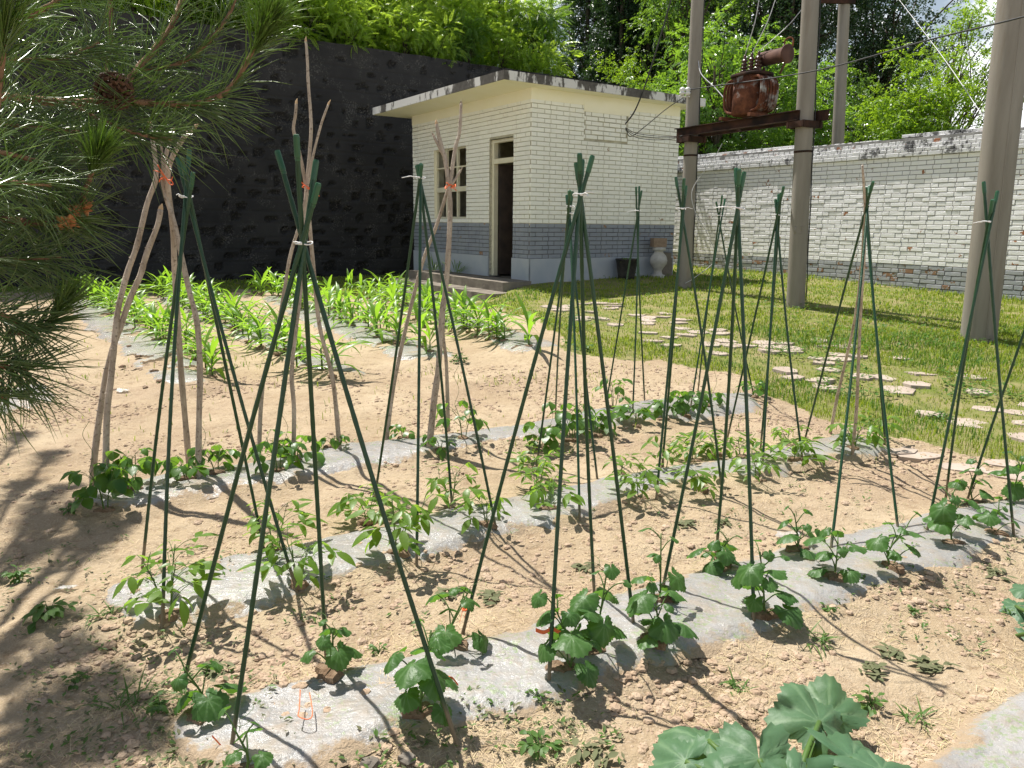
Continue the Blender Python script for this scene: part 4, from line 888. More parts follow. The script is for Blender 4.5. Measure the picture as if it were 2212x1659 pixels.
# ------------------------------------------------------------------ grass, litter, clods (uncountable)
def grass():
    N = 330000; y = 1 / RNG.uniform(1 / 23., 1 / 4.6, N); x = RNG.uniform(-1, 1, N) * (y * .74 + .6)
    ins = soilmask(x, y); n1 = fbm(x * .9, y * .9, 80, 3); n2 = fbm(x * 3.2, y * 3.2, 84, 3)
    keep = ~ins & (n2 + .5 * n1 > .56 + .14 * RNG.random(N) - .16) 
    hx = (x - HUT['P0'][0]); hy = y - HUT['P0'][1]; la = hx * HUT['a'][0] + hy * HUT['a'][1]; lb = hx * HUT['bb'][0] + hy * HUT['bb'][1]
    keep &= ~((la > -.05) & (la < HUT['LA']) & (lb > -.06) & (lb < HUT['LB'])); keep &= ~((lb > -1.5) & (lb < .0) & (la > -.45) & (la < 3.8))
    s = (x - WW['S'][0]) * WW['n'][0] + (y - WW['S'][1]) * WW['n'][1]; keep &= s > .02
    C = pl([(1225,660),(1440,715),(1700,775),(2030,855),(2420,965)]); C = resamp(C, 60); d = np.min(np.hypot(x[:, None] - C[None, :, 0], y[:, None] - C[None, :, 1]), 1)
    keep &= (d > .62) | (RNG.random(N) < .42)
    keep &= ~((y < 8.6) & (x > 1.2) & (RNG.random(N) < .62 - .2 * (y - 6)))
    stray = ins & (RNG.random(N) < .003 + .05 * (fbm(x * 2, y * 2, 90, 3) > .60) * (y > 6.3)); keep |= stray
    x, y, n1, d = x[keep], y[keep], n1[keep], d[keep]; M_ = len(x); z = T(x, y)
    h = RNG.uniform(.03, .075, M_) * (.6 + .9 * n1) * np.where(d < .7, .6, 1.) * np.where(s[keep] < .5, 1.5, 1.); w = RNG.uniform(.0022, .0042, M_) * (y / 8 + .25)
    a = RNG.uniform(0, 2 * PI, M_); l = RNG.uniform(.1, .75, M_); D_ = np.stack([np.cos(a), np.sin(a)], 1); sd = np.stack([-D_[:, 1], D_[:, 0], np.zeros(M_)], 1)
    P = np.stack([x, y, z - .006], 1); fw = np.stack([D_[:, 0], D_[:, 1], np.zeros(M_)], 1); zz = np.array((0, 0, 1.))
    m1 = P + fw * (h * l * .3)[:, None] + zz * (h * .62)[:, None]; tp = P + fw * (h * l)[:, None] + zz * (h * (1 - .3 * l))[:, None]
    V = np.stack([P - sd * w[:, None], P + sd * w[:, None], m1 + sd * (w * .8)[:, None], m1 - sd * (w * .8)[:, None], tp], 1).reshape(-1, 3)
    i = np.arange(M_)[:, None] * 5; b = MB(); q = i + np.array([[0, 1, 2, 3]]); t = i + np.array([[3, 2, 4]])
    b.V.append(V); b.K.append(np.zeros(len(V))); b.n = len(V); b.Q.append(q); b.T.append(t); mm = (RNG.random(M_) < .10 + .5 * (n1 > .56)).astype(int); b.qm.append(mm); b.tm.append(mm)
    # clover leaflets in darker patches
    K = 16000; y = 1 / RNG.uniform(1 / 19., 1 / 6.5, K); x = RNG.uniform(-.2, 1, K) * (y * .74); kp = ~soilmask(x, y) & (fbm(x * .8, y * .8, 95, 3) > .50)
    s2 = (x - WW['S'][0]) * WW['n'][0] + (y - WW['S'][1]) * WW['n'][1]; hx = (x - HUT['P0'][0]); hy = y - HUT['P0'][1]; la = hx * HUT['a'][0] + hy * HUT['a'][1]; lb = hx * HUT['bb'][0] + hy * HUT['bb'][1]
    kp &= (s2 > .1) & ~((la > -.05) & (lb > -.06)); x, y = x[kp], y[kp]; z = T(x, y) + RNG.uniform(.03, .08, len(x))
    dv = np.stack([RNG.normal(size=len(x)), RNG.normal(size=len(x)), RNG.normal(0, .3, len(x))], 1)
    b.inst([(0, 0, 0), (.5, .38, .05), (1, 0, 0), (.5, -.38, .05)], [(0, 1, 2, 3)], frames(dv), np.stack([x, y, z], 1), RNG.uniform(.025, .05, len(x)), 1)
    tag(b.build('lawn_grass', [M['grass'], M['grassdark']]), 'short sunlit lawn grass between the garden soil and the walls', 'grass', kind='stuff')
grass()
def litter():
    N = 42000; y = 1 / RNG.uniform(1 / 8.5, 1 / 1.7, N); x = RNG.uniform(-1, 1, N) * (y * .76 + .2); kp = soilmask(x, y) & (fbm(x * 2.2, y * 2.2, 110, 4) > .40 + .12 * RNG.random(N)); x, y = x[kp], y[kp]; n = len(x)
    film = mounds(x, y) > .052; x, y = x[~film], y[~film]; n = len(x)
    z = T(x, y) + .004; a = RNG.uniform(0, PI, n); d = np.stack([np.cos(a), np.sin(a), RNG.normal(0, .12, n)], 1)
    V = [(0, -1, 0), (0, 1, 0), (.5, 1, .06), (.5, -1, .06), (1, 1, 0), (1, -1, 0)]; V = np.array(V, float) * (1, .020, 1)
    b = MB(); b.inst(V, [(0, 1, 2, 3), (3, 2, 4, 5)], frames(d), np.stack([x, y, z], 1), RNG.uniform(.008, .042, n))
    tag(b.build('straw_litter', M['straw']), 'dry straw and root bits scattered over the soil', 'straw', kind='stuff')
    def lump(r):
        rings = [(.0, -.6), (.75, -.4), (1., .0), (.7, .5), (.0, .72)]; V = []
        for rr, zq in rings:
            for t in range(6): V.append((rr * math.cos(t * PI / 3) * r.uniform(.75, 1.2), rr * math.sin(t * PI / 3) * r.uniform(.75, 1.2), zq * r.uniform(.8, 1.15)))
        return V, [(i * 6 + j, i * 6 + (j + 1) % 6, (i + 1) * 6 + (j + 1) % 6, (i + 1) * 6 + j) for i in range(4) for j in range(6)]
    b = MB()
    for sd in range(4):
        V, Fq = lump(random.Random(sd)); N = 11000; y = np.r_[RNG.uniform(4.4, 7.6, N * 5 // 10), 1 / RNG.uniform(1 / 7., 1 / 1.8, N * 5 // 10)]; x = RNG.uniform(-1, 1, len(y)) * (y * .72)
        kp = soilmask(x, y) & (mounds(x, y) < .045) & (fbm(x * 1.6, y * 1.6, 120, 4) > .36 + .16 * RNG.random(len(y))); x, y = x[kp], y[kp]; n = len(x)
        s = RNG.gamma(1.5, .0042, n).clip(.0025, .021); z = T(x, y) + s * .15; a = RNG.uniform(0, 6, n)
        R = np.zeros((n, 3, 3)); R[:, 0, 0] = np.cos(a); R[:, 0, 1] = -np.sin(a); R[:, 1, 0] = np.sin(a); R[:, 1, 1] = np.cos(a); R[:, 2, 2] = RNG.uniform(.5, .9, n)
        b.inst(V, Fq, R, np.stack([x, y, z], 1), s)
    tag(b.build('soil_clods', M['clod'], smooth=False), 'small dry crumbs and clods of tan soil', 'soil clods', kind='stuff')
litter()
def seedlings():
    N = 2600; y = 1 / RNG.uniform(1 / 8., 1 / 1.75, N); x = RNG.uniform(-1, 1, N) * (y * .74); kp = soilmask(x, y) & (mounds(x, y) < .035) & (fbm(x * 1.9, y * 1.9, 140, 3) > .50 + .12 * (RNG.random(N) - .5)); x, y = x[kp], y[kp]; n = len(x); b = MB()
    for k in range(4):
        s = RNG.uniform(.008, .030, n); a = RNG.uniform(0, 2 * PI, n); d = np.stack([np.cos(a), np.sin(a), RNG.uniform(-.1, .8, n)], 1); P = np.stack([x + RNG.normal(0, .012, n), y + RNG.normal(0, .012, n), T(x, y) + RNG.uniform(.003, .02, n)], 1)
        b.inst([(0, 0, 0), (.5, .22, .04), (1, 0, -.05), (.5, -.22, .04)], [(0, 1, 2, 3)], frames(d), P, s, k % 2)
    tag(b.build('seedlings', [M['weed'], M['wilted']]), 'tiny weed seedlings and wilted green scraps dotted over the soil', 'seedlings', kind='stuff')
seedlings()
# ------------------------------------------------------------------ weeds one can count
def make_weed(u, v, kind, sz, label, seed):
    p = G(u, v); r = random.Random(seed); root = empty('weed_plant', p, label, 'weed', 'weeds on the bare soil'); b = MB()
    if kind == 'grass':
        for i in range(int(14 + sz * 120)):
            a = r.uniform(0, 6.28); q = p + hdir(r.uniform(0, 6.28)) * sz * r.uniform(0, .45); blade(b, q, hdir(a, r.uniform(.2, 1.6)), (0, 0, 1), sz * r.uniform(.5, 1.1), .006, 5, r.uniform(.5, 1.9), .2, peak=.3)
    elif kind == 'flat':
        for i in range(int(18 + sz * 90)):
            a = r.uniform(0, 6.28); q = p + hdir(r.uniform(0, 6.28)) * sz * r.uniform(0, .5) + np.array((0, 0, r.uniform(.004, .02))); blade(b, q, hdir(a, r.uniform(-.1, .25)), (r.uniform(-.4, .4), r.uniform(-.4, .4), 1), r.uniform(.025, .06), r.uniform(.012, .024), 4, r.uniform(0, .6), .2, peak=.45)
    else:
        for i in range(int(8 + sz * 80)):
            a = r.uniform(0, 6.28); c = p + hdir(a) * sz * r.uniform(.05, .45) + np.array((0, 0, sz * r.uniform(.1, .5))); b.tube([p, .5 * (p + c) + np.array((0, 0, sz * .12)), c], .0013, 4)
            for k in range(2): blade(b, c, hdir(a + r.uniform(-1, 1), r.uniform(-.5, .5)), (r.uniform(-.3, .3), r.uniform(-.3, .3), 1), sz * r.uniform(.25, .42), sz * r.uniform(.13, .24), 4, r.uniform(.1, .8), .15, peak=.5)
    b.build('foliage', M['weed'] if kind != 'flat' else M['wilted'], root, True)
WEEDS = [(110,1355,'leaf',.15,'leafy weed clump left of the middle film strip end'),(40,1255,'leaf',.10,'weed in the pine shade at the left edge'),(170,1478,'leaf',.07,'small weed below the leafy clump at left'),
 (285,1545,'grass',.13,'grass tuft left of the nearest cucumber plant'),(350,1560,'leaf',.08,'weed between the grass tuft and the front film strip'),(455,1468,'flat',.13,'pile of cut wilted grass between the nearest stakes'),
 (230,1345,'grass',.10,'thin grass weed at the left tip of the middle film strip'),(1165,1625,'leaf',.10,'weed at the lower edge of the front film strip, bottom centre'),(1275,1640,'flat',.12,'wilted weed pile near the bottom edge left of the squash'),
 (820,1425,'leaf',.06,'small weed above the front film strip, right of the tallest tripod leg'),(1160,1530,'leaf',.06,'seedling at the film edge below the orange ribbon plant'),(965,1285,'flat',.09,'wilted leaves left of the large middle tripod leg'),
 (1060,1300,'flat',.14,'wilted grey green leaf pile behind the large middle tripod leg'),(1480,1140,'flat',.10,'wilted leaf heap between the middle and front strips'),(1925,1410,'flat',.12,'pale wilted plant on the bare soil at right'),
 (2010,1445,'flat',.12,'wilted weed right of the pale wilted plant'),(1880,1455,'flat',.09,'wilted weed below the pale wilted plant'),(1880,1530,'leaf',.09,'nettle-like weed above the squash leaves'),
 (1975,1550,'grass',.09,'lone grass blade weed right of the squash'),(1590,1480,'grass',.08,'grass weed above the left squash leaves'),(1770,1390,'grass',.12,'grass weed under the wide cucumber plant'),
 (2145,1245,'flat',.12,'weed mat at the lower right end of the front film strip'),(1975,1325,'leaf',.05,'small weed at the lower film edge right of centre'),(1790,1330,'leaf',.06,'tiny weed near the open soil at right of the wide cucumber'),
 (700,1265,'leaf',.05,'seedling below the middle film strip at left'),(1260,1230,'flat',.07,'flattened weed between the large middle tripod legs'),(150,1120,'leaf',.08,'weed left of the back film strip'),
 (2030,905,'leaf',.14,'low weed clump at the border of soil and grass at right'),(1560,1130,'flat',.07,'wilted scrap below the middle film strip at right'),(1080,745,'leaf',.12,'weed at the near end of the right corn rows'),
 (990,785,'leaf',.15,'weed at the near end of the third corn row'),(1270,760,'leaf',.15,'weed at the corner of the soil by the path'),(770,735,'grass',.14,'grass weed between the second and third corn rows'),(2195,1115,'leaf',.08,'weed below the leaning stake at the right edge')]
for i, wd in enumerate(WEEDS): make_weed(*wd, 700 + i)
# ------------------------------------------------------------------ concrete poles
def make_pole(u, v, ut, rb, label, top=9.5, rt=.7, cable=False, seam=False):
    p = gp(u, v); p[2] = T1(p[0], p[1]); q = aty(ut, 0, p[1]); d = nz(q - p); e = p + d * top
    root = empty('concrete_pole', p, label, 'utility pole'); b = MB(); n = 24; t = np.linspace(-.04, 1, 30)
    b.tube(p + (e - p) * t[:, None], np.interp(t, [-.04, 1], [rb, rb * rt]), 32); b.build('shaft', M['pole'], root, True)
    if cable:
        for fz, hh in ((.235, .03), (.52, .05), (.545, .02)):
            b = MB(); c = p + (e - p) * fz; R = np.interp(fz, [0, 1], [rb, rb * rt]) + .004; b.tube([c, c + d * hh], R, 32); b.build('steel_band', M['rustdark'] if hh > .025 else M['wire'], root)
    if seam:
        b = MB(); off = nz(np.array((-p[0] * .35 + .6, -p[1], 0)))
        b.tube(p + (e - p) * t[:, None] + off * (np.interp(t, [-.04, 1], [rb, rb * rt]) - .004)[:, None], .012, 6); b.build('mould_seam', M['pole'], root, True)
    if cable:
        b = MB(); off = nz(np.array((.9, -.45, 0))); t = np.linspace(.01, 1, 40)
        b.tube(p + (e - p) * t[:, None] + off * (np.interp(t, [-.04, 1], [rb, rb * rt]) + .012)[:, None] + .006 * np.c_[np.sin(t * 50), np.cos(t * 37), t * 0], .0085, 6); b.build('down_cable', M['cable'], root, True)
    return p, d, root
PL = make_pole(1478, 622, 1507, .122, 'left transformer pole of grey concrete beside the hut', cable=True)
PM = make_pole(1718, 662, 1751, .134, 'right transformer pole of grey concrete with a cable down its side', cable=True)
PR = make_pole(2113, 732, 2194, .195, 'thickest concrete pole, standing in the grass at the right edge', 9.5, .78, seam=True)
def far_pole():
    p = np.array(aty(1822, 330, 18.2)); p[2] = .5; q = aty(1836, 0, 18.2); d = nz(q - np.array(aty(1822, 293, 18.2))); e = p + d * 6.95
    root = empty('concrete_pole', p, 'distant grey pole behind the white wall with a rusty crossarm', 'utility pole'); b = MB(); t = np.linspace(0, 1, 12); b.tube(p + (e - p) * t[:, None], np.linspace(.145, .118, 12), 20); b.build('shaft', M['pole'], root, True)
    b = MB(); c = aty(1812, 2, 18.0); b.box(c + np.array((-.75, -.05, -.05)), (1.15, .12, .02), (0, .07, 0), (0, 0, .14)); b.build('crossarm', M['rustdark'], root)
    for i, x in enumerate((.22, -.35)):
        b = MB(); b.lathe([(.015, 0), (.05, .02), (.055, .06), (.03, .07), (.06, .10), (.05, .14), (.02, .17), (.001, .18)], c + np.array((x, 0, .10)), 12); b.build('insulator', M['porcelain'], root, True)
far_pole()
# raised digits cast in the right transformer pole
def pole_mark():
    p, d, root = PM; c = aty(1722, 497, p[1]); nrm = nz(np.array((-p[0] - .9, -p[1], 0))); u = np.cross((0, 0, 1.), nrm) ; zz = np.array((0, 0, 1.))
    r = .134 - .006; ax = p + d * ((c[2] - p[2]) / d[2]); ct = ax + nrm * (r + .0005); b = MB()
    def stroke(pts): b.tube([ct + u * x - nrm * (r - math.sqrt(max(r * r - x * x, 0))) + zz * z for x, z in pts], .0065, 6)
    stroke([(-.045, .055), (-.045, -.055)]); stroke([(.062, .052), (.035, .055), (.022, .035), (.03, .012), (.05, 0), (.06, -.02), (.05, -.045), (.02, -.052)])
    b.build('cast_digits', M['pole'], root, True)
pole_mark()
# ------------------------------------------------------------------ transformer on its platform
def transformer():
    pl_, dl, _ = PL; pm, dm, _ = PM; zl = aty(1478, 290, pl_[1])[2]; zm = aty(1735, 246, pm[1])[2]; zb = .5 * (zl + zm); print('beam z', zl, zm)
    A = pl_ + dl * ((zb - pl_[2]) / dl[2]); B = pm + dm * ((zb - pm[2]) / dm[2]); d = nz(B - A); n = nz(np.array((d[1], -d[0], 0)));  zz = np.array((0, 0, 1.))
    if n @ (CAM - A) < 0: n = -n
    L = np.linalg.norm(B - A); root = empty('transformer_platform', A - zz * .07, 'pair of rusty steel channels carried between the two transformer poles', 'steel platform')
    for s, e0, e1 in ((1, .22, .02), (-1, .05, .30)):
        b = MB(); o = A - d * e0 + n * s * (.125); X = d * (L + e0 + e1)
        b.box(o - zz * .07 + n * s * .0, X, n * s * .012, zz * .14); b.box(o + zz * .058 + n * s * .0122, X, n * s * .055, zz * .012); b.box(o - zz * .07 + n * s * .0122, X, n * s * .055, zz * .012)
        b.build('channel_beam', M['rustdark'], root)
    for P, q in ((A, -.02), (B, .02)):
        b = MB(); an = np.linspace(0, 2 * PI, 25); rr = .155
        b.box(P - d * .14 - n * .20 - zz * .17, d * .03, n * .40, zz * .095); b.box(P + d * .125 - n * .20 - zz * .17, d * .03, n * .40, zz * .095)
        b.box(P - d * .15 + n * .145 - zz * .165, d * .32, n * .05, zz * .085); b.box(P - d * .15 - n * .19 - zz * .165, d * .32, n * .05, zz * .085)
        b.build('pole_clamp', M['rustdark'], root)
    b = MB()
    for x in (.95, 1.55): b.box(A + d * x - n * .30 + zz * .0705, d * .06, n * .6, zz * .05)
    b.build('cross_bar', M['rust'], root)
    # tank
    C = A + d * (L * .545) + zz * .122; C = C - n * .0; tr = empty('transformer', C, 'old rusty oil transformer with curved cooling tubes up on the platform', 'transformer')
    Ht = aty(1620, 162, C[1])[2] - C[2]; print('tank h', Ht)
    e1, e2 = d, n; b = MB(); m = 40; th = np.linspace(0, 2 * PI, m, endpoint=False); sx, sy = .245, .21
    ex = .55; ring = np.stack([np.sign(np.cos(th)) * np.abs(np.cos(th)) ** ex * sx, np.sign(np.sin(th)) * np.abs(np.sin(th)) ** ex * sy], 1)
    prof = [(.90, 0), (1., .03), (1.0, Ht * .5), (1., Ht - .03)]; V = [C + e1 * x * s + e2 * y * s + zz * z for s, z in prof for x, y in ring]
    b.add(V, [(i * m + j, i * m + (j + 1) % m, (i + 1) * m + (j + 1) % m, (i + 1) * m + j) for i in range(3) for j in range(m)] + [tuple(range(m))[::-1], tuple(3 * m + j for j in range(m))]); b.build('tank', M['tank'], tr, True)
    b = MB(); prof = [(1.18, Ht - .029), (1.2, Ht - .02), (1.2, Ht - .002), (1.17, Ht + .012), (.5, Ht + .03)]; V = [C + e1 * x * s + e2 * y * s + zz * z for s, z in prof for x, y in ring]
    b.add(V, [(i * m + j, i * m + (j + 1) % m, (i + 1) * m + (j + 1) % m, (i + 1) * m + j) for i in range(4) for j in range(m)] + [tuple(range(m))[::-1], tuple(4 * m + j for j in range(m))])
    for k in range(10):
        t = k * 2 * PI / 10; b.tube([C + e1 * math.cos(t) * sx * 1.05 + e2 * math.sin(t) * sy * 1.05 + zz * (Ht - .045), C + e1 * math.cos(t) * sx * 1.05 + e2 * math.sin(t) * sy * 1.05 + zz * (Ht + .03)], .012, 6)
    b.build('lid', M['rustdark'], tr)
    for k in range(8):                      # cooling tubes: a bank on the right and one on the left
        for s in (1, -1):
            o = C + e2 * (-.17 + .34 * k / 7) + e1 * s * sx * .90; bo = .145 + .015 * math.sin(k); b = MB()
            b.tube(curve([o + zz * (Ht * .90) - e1 * s * .03, o + zz * Ht * .87 + e1 * s * bo * .55, o + zz * Ht * .70 + e1 * s * bo, o + zz * Ht * .40 + e1 * s * bo, o + zz * Ht * .15 + e1 * s * bo * .7, o + zz * Ht * .06 - e1 * s * .03], 6), .021, 8); b.build('cooling_tube', M['tank'], tr, True)
    for k in range(3):                      # bushings
        o = C + e1 * (-.14 + .14 * k) + e2 * (.03) + zz * (Ht + .018); pf = [(.045, 0), (.045, .03)]
        for q in range(4): z = .045 + q * .05; pf += [(.030, z - .012), (.062 - q * .003, z), (.060 - q * .003, z + .012), (.030, z + .024)]
        pf += [(.022, .25), (.022, .29), (.001, .30)]; b = MB(); b.lathe(pf, o, 18); b.build('bushing', M['porcelain'], tr, True)
    b = MB(); o = C - e2 * .12 + zz * (Ht + .22) + e1 * .02; b.lathe([(.001, 0), (.10, .001), (.105, .01), (.105, .52), (.135, .521), (.135, .545), (.11, .55), (.001, .552)], o, 24, ax=d)
    b.tube([o + d * .1 - zz * .12, o + d * .1 - zz * .22], .02, 8); b.tube([o + d * .5 - zz * .12, o + d * .42 - zz * .26], .016, 8); b.build('oil_conservator', M['tankdull'], tr, True)
    b = MB(); q = o + d * .47 + zz * .09; b.tube(curve([q, q + zz * .10, q + zz * .13 + d * .08, q + zz * .09 + d * .15, q + zz * .0 + d * .15], 5), .012, 8); b.build('breather_pipe', M['rust'], tr, True)
    return A, B, d, n, C, Ht, zb
A_, B_, d_, n_, C_, Ht_, zb_ = transformer()
def wire(name, pts, r, m, label, cat):
    b = MB(); b.tube(curve(pts, 8), r, 6); tag(b.build(name, M[m], smooth=True), label, cat)
zz = np.array((0, 0, 1.))
for k, (u, v) in enumerate(((1648, -40), (1690, -40), (1760, -10))):
    o = C_ + d_ * (-.14 + .14 * k) + n_ * .03 + zz * (Ht_ + .31); e = aty(u, v, C_[1] - .1); wire('power_line', [o, .5 * (o + e) - zz * .03 + d_ * .03, e, e + (e - o) * 1.5], .006, 'wire', ('leftmost pale wire rising from the transformer bushings', 'middle pale wire rising from the transformer bushings', 'slanting pale wire from the transformer up to the right pole')[k], 'wire')
pp = PL[0]
wire('service_cable', [aty(1492, 193, pp[1] - .15), aty(1750, 155, 10.8), aty(2000, 88, 8.6), aty(2212, 36, 7.), aty(2450, -35, 5.5)], .0085, 'cable', 'long dark cable sagging from the left pole to the upper right edge', 'cable')
wire('guy_wire', [aty(1935, -10, 12.), aty(2040, 128, 10.5), aty(2128, 258, 9.05)], .005, 'wire', 'thin pale guy wire slanting down to the thick right pole', 'wire')
hp = HUT['P0'] + HUT['bb'] * HUT['patch'][0] + HUT['na'] * .03; hp = np.array(onplane(1351, 268, HUT['P0'] + HUT['na'] * .01, HUT['na']))
wire('power_cable', [hp, aty(1372, 238, hp[1] - .15), aty(1395, 180, hp[1] - .3), aty(1425, 85, hp[1] - .5), aty(1452, -10, hp[1] - .7), aty(1480, -120, hp[1] - 1.)], .013, 'cable', 'thick black cable rising from the hole in the hut wall', 'cable')
wire('lead_cable', [hp - zz * .05, aty(1362, 295, hp[1] - .12), aty(1395, 272, hp[1] - .4), aty(1440, 235, hp[1] - .9), aty(1488, 203, pp[1])], .007, 'cable', 'thin black cable from the hut hole up to the left pole insulator', 'cable')
for i, dv in enumerate((0, 4, 9)):
    wire('lead_cable', [hp - zz * (.06 + .02 * i), aty(1372, 287 + dv, hp[1] - .15), aty(1410, 293 + dv, hp[1] - .5), aty(1450, 295 + dv * .6, hp[1] - 1.), aty(1474, 293, pp[1] - .18)], .006, 'cable', ('upper of the three drooping black cables from the hut to the platform', 'middle of the three drooping black cables from the hut to the platform', 'lowest of the three drooping black cables from the hut to the platform')[i], 'cable')
wire('loose_wire', [aty(1560, 310, 12.9), aty(1540, 345, 12.9), aty(1503, 395, 13.0), aty(1494, 425, 13.0), aty(1505, 465, 13.), aty(1530, 510, 13.1), aty(1545, 560, 13.2), aty(1500, 600, 13.2), aty(1480, 612, 13.2)], .006, 'wire', 'loose white wire hanging off the platform beside the left pole', 'wire')
wire('loose_wire', [aty(1508, 128, 13.3), aty(1515, 160, 13.1), aty(1545, 190, 12.8), aty(1572, 222, 12.5)], .008, 'wire', 'white lead from the left pole down to the transformer tank', 'wire')
b = MB(); q = aty(1483, 198, pp[1] - .12)
for k in range(2): b.lathe([(.02, 0), (.045, .02), (.05, .05), (.03, .06), (.05, .08), (.045, .11), (.02, .13), (.001, .135)], q + np.array((-.07 + .09 * k, 0, -.06)), 12)
b.box(q + np.array((-.12, .0, -.085)), (.26, .05, 0), (0, .03, 0), (0, 0, .025)); tag(b.build('insulator_bracket', M['whiteporc'], smooth=True), 'white insulators on a bracket at the left transformer pole', 'insulator')
# ------------------------------------------------------------------ things beside the hut
def onR(u, off=0): return onplane(u, 590, HUT['P0'] + HUT['na'] * off, HUT['na'])
def baluster():
    p = onR(1421, .28); p[2] = T1(p[0], p[1]); root = empty('stone_baluster', p, 'pale vase-shaped stone baluster with a block on top, by the hut corner', 'baluster'); b = MB(); s = 1.
    b.lathe([(.14, -.05), (.14, .05), (.09, .06), (.075, .13), (.10, .18), (.165, .27), (.175, .34), (.15, .42), (.09, .49), (.085, .52), (.13, .53), (.13, .58), (.10, .60), (.001, .60)], p, 20); b.build('shaft', M['baluster'], root, True)
    b = MB(); b.box(p + np.array((-.13, -.12, .60)), (.26, .03, 0), (-.03, .24, 0), (0, 0, .17)); o = b.build('capital_block', M['oldbrick'], root)
baluster()
def stone_post():
    p = onR(1438, .2); p[2] = T1(p[0], p[1]); b = MB(); b.box(p + np.array((-.08, -.05, -.05)), (.22, .12, 0), (-.1, .2, 0), (0, 0, .42)); b.box(p + np.array((-.05, -.03, .37)), (.16, .09, 0), (-.07, .14, 0), (0, 0, .1)); tag(b.build('stone_post', M['concrete']), 'dark stone post against the hut wall right of the baluster', 'post')
stone_post()
def bucket():
    p = onR(1353, .30); p[2] = T1(p[0], p[1]); root = empty('bucket_planter', p, 'dark bucket with weeds against the hut right wall', 'bucket'); b = MB()
    b.lathe([(.15, -.03), (.17, .1), (.21, .36), (.225, .365), (.22, .385), (.195, .38), (.18, .30), (.001, .29)], p, 22); b.build('tub', M['iron'], root, True)
    f = MB(); r = random.Random(3)
    for i in range(30): a = r.uniform(0, 6.28); blade(f, p + hdir(a) * .08 * r.random() + zz * .29, hdir(a, r.uniform(.6, 2.)), (0, 0, 1), r.uniform(.1, .28), .03, 5, r.uniform(.3, 1.4), .2)
    f.build('foliage', M['mid'], root, True)
bucket()
def shrubs_by_steps():
    for i, (u, off, lab) in enumerate(((985, .25, 'tall weed growing against the hut plinth left of the door'), (938, .2, 'weed growing below the hut window'))):
        p = onplane(u, 580, HUT['P0'] + HUT['nb'] * off, HUT['nb']); p[2] = .49; root = empty('weed_plant', p, lab, 'weed', 'weeds at the hut plinth'); b = MB(); r = random.Random(i)
        for k in range(26): a = r.uniform(0, 6.28); blade(b, p + hdir(a) * .12 * r.random(), hdir(a, r.uniform(1, 3)), (0, 0, 1), r.uniform(.2, .5), .018, 6, r.uniform(.3, 1.4), .2)
        b.build('foliage', M['mid'], root, True)
shrubs_by_steps()
def ribbon(pts, y, label, w=.006):
    b = MB(); P = curve([aty(u, v, y) for u, v in pts], 6); n = len(P); s = np.array((0, .3, 1.)) * w
    V = np.stack([P - s, P + s], 1).reshape(-1, 3); b.add(V, [(2 * i, 2 * i + 2, 2 * i + 3, 2 * i + 1) for i in range(n - 1)] ); b.add(V + np.array((0, .0012, 0)), [(2 * i, 2 * i + 1, 2 * i + 3, 2 * i + 2) for i in range(n - 1)])
    c = P[n // 2]; b.tube([c + np.array((.009 * math.cos(t), .009 * math.sin(t) + .004, .0)) for t in np.linspace(0, 2 * PI, 12)], .003, 5)
    tag(b.build('plant_tie', M['twine'], smooth=True), label, 'plant tie')
yq = lambda u, v: gp(u, v)[1]
ribbon([(1157,1361),(1175,1366),(1192,1359),(1208,1366),(1224,1372)], yq(1185,1503) + .07, 'broad orange ribbon tied to the front leg of the large middle tripod')
ribbon([(1356,1330),(1360,1312),(1366,1305),(1374,1296),(1378,1310),(1370,1314)], yq(1369,1373) + .02, 'orange ribbon knotted on the right leg of the large middle tripod', .005)
ribbon([(458,1590),(478,1612),(498,1636),(508,1632),(515,1655)], yq(500,1642) - .01, 'frayed orange twine from the nearest cucumber plant to its stake', .0025)
ribbon([(945,1468),(960,1472),(975,1464),(990,1480)], yq(990,1622) + .16, 'orange twine round the inner right leg of the tallest tripod', .003)
ribbon([(1003,1335),(1006,1322),(1000,1318),(993,1345)], yq(1000,1383) + .01, 'red twine at the left leg of the large middle tripod', .003)
b = MB(); C = curve([G(652,1555) + zz * .06, G(650,1590) + zz * .055, G(648,1605) + zz * .055, G(668,1610) + zz * .055, G(678,1600) + zz * .055, G(672,1560) + zz * .06], 5); b.tube(C, .0016, 5); tag(b.build('twine_scrap', M['twine'], smooth=True), 'loop of orange twine lying on the front film strip', 'twine')
def stone(u, v, s, m, label, cat='stone'):
    p = G(u, v); r = random.Random(u); b = MB(); prof = [(.001, -.5), (.7, -.4), (1, 0), (.75, .45), (.3, .62), (.001, .65)]; b.lathe(prof, (0, 0, 0), 9)
    V = b.V[0]; V = V * s * (1 + .5 * (np.array([r.random() for _ in range(len(V))])[:, None] - .5)) * (1, .8, .7) + p + np.array((0, 0, s * .3)); b.V[0] = V; tag(b.build('stone', M[m], smooth=False), label, cat)
stone(238, 1398, .028, 'oldbrick', 'brown clod on bare soil left of the nearest stakes', 'clod'); stone(800, 1662, .03, 'concrete', 'grey pebble on the front film strip at the bottom edge'); stone(880, 1655, .03, 'concrete', 'dark stone by the nearest cucumber leaves at the bottom edge'); stone(1797, 1388, .012, 'concrete', 'small grey pebble on the soil at right'); stone(315, 845, .03, 'oldbrick', 'clod near the near end of the film with empty holes', 'clod')
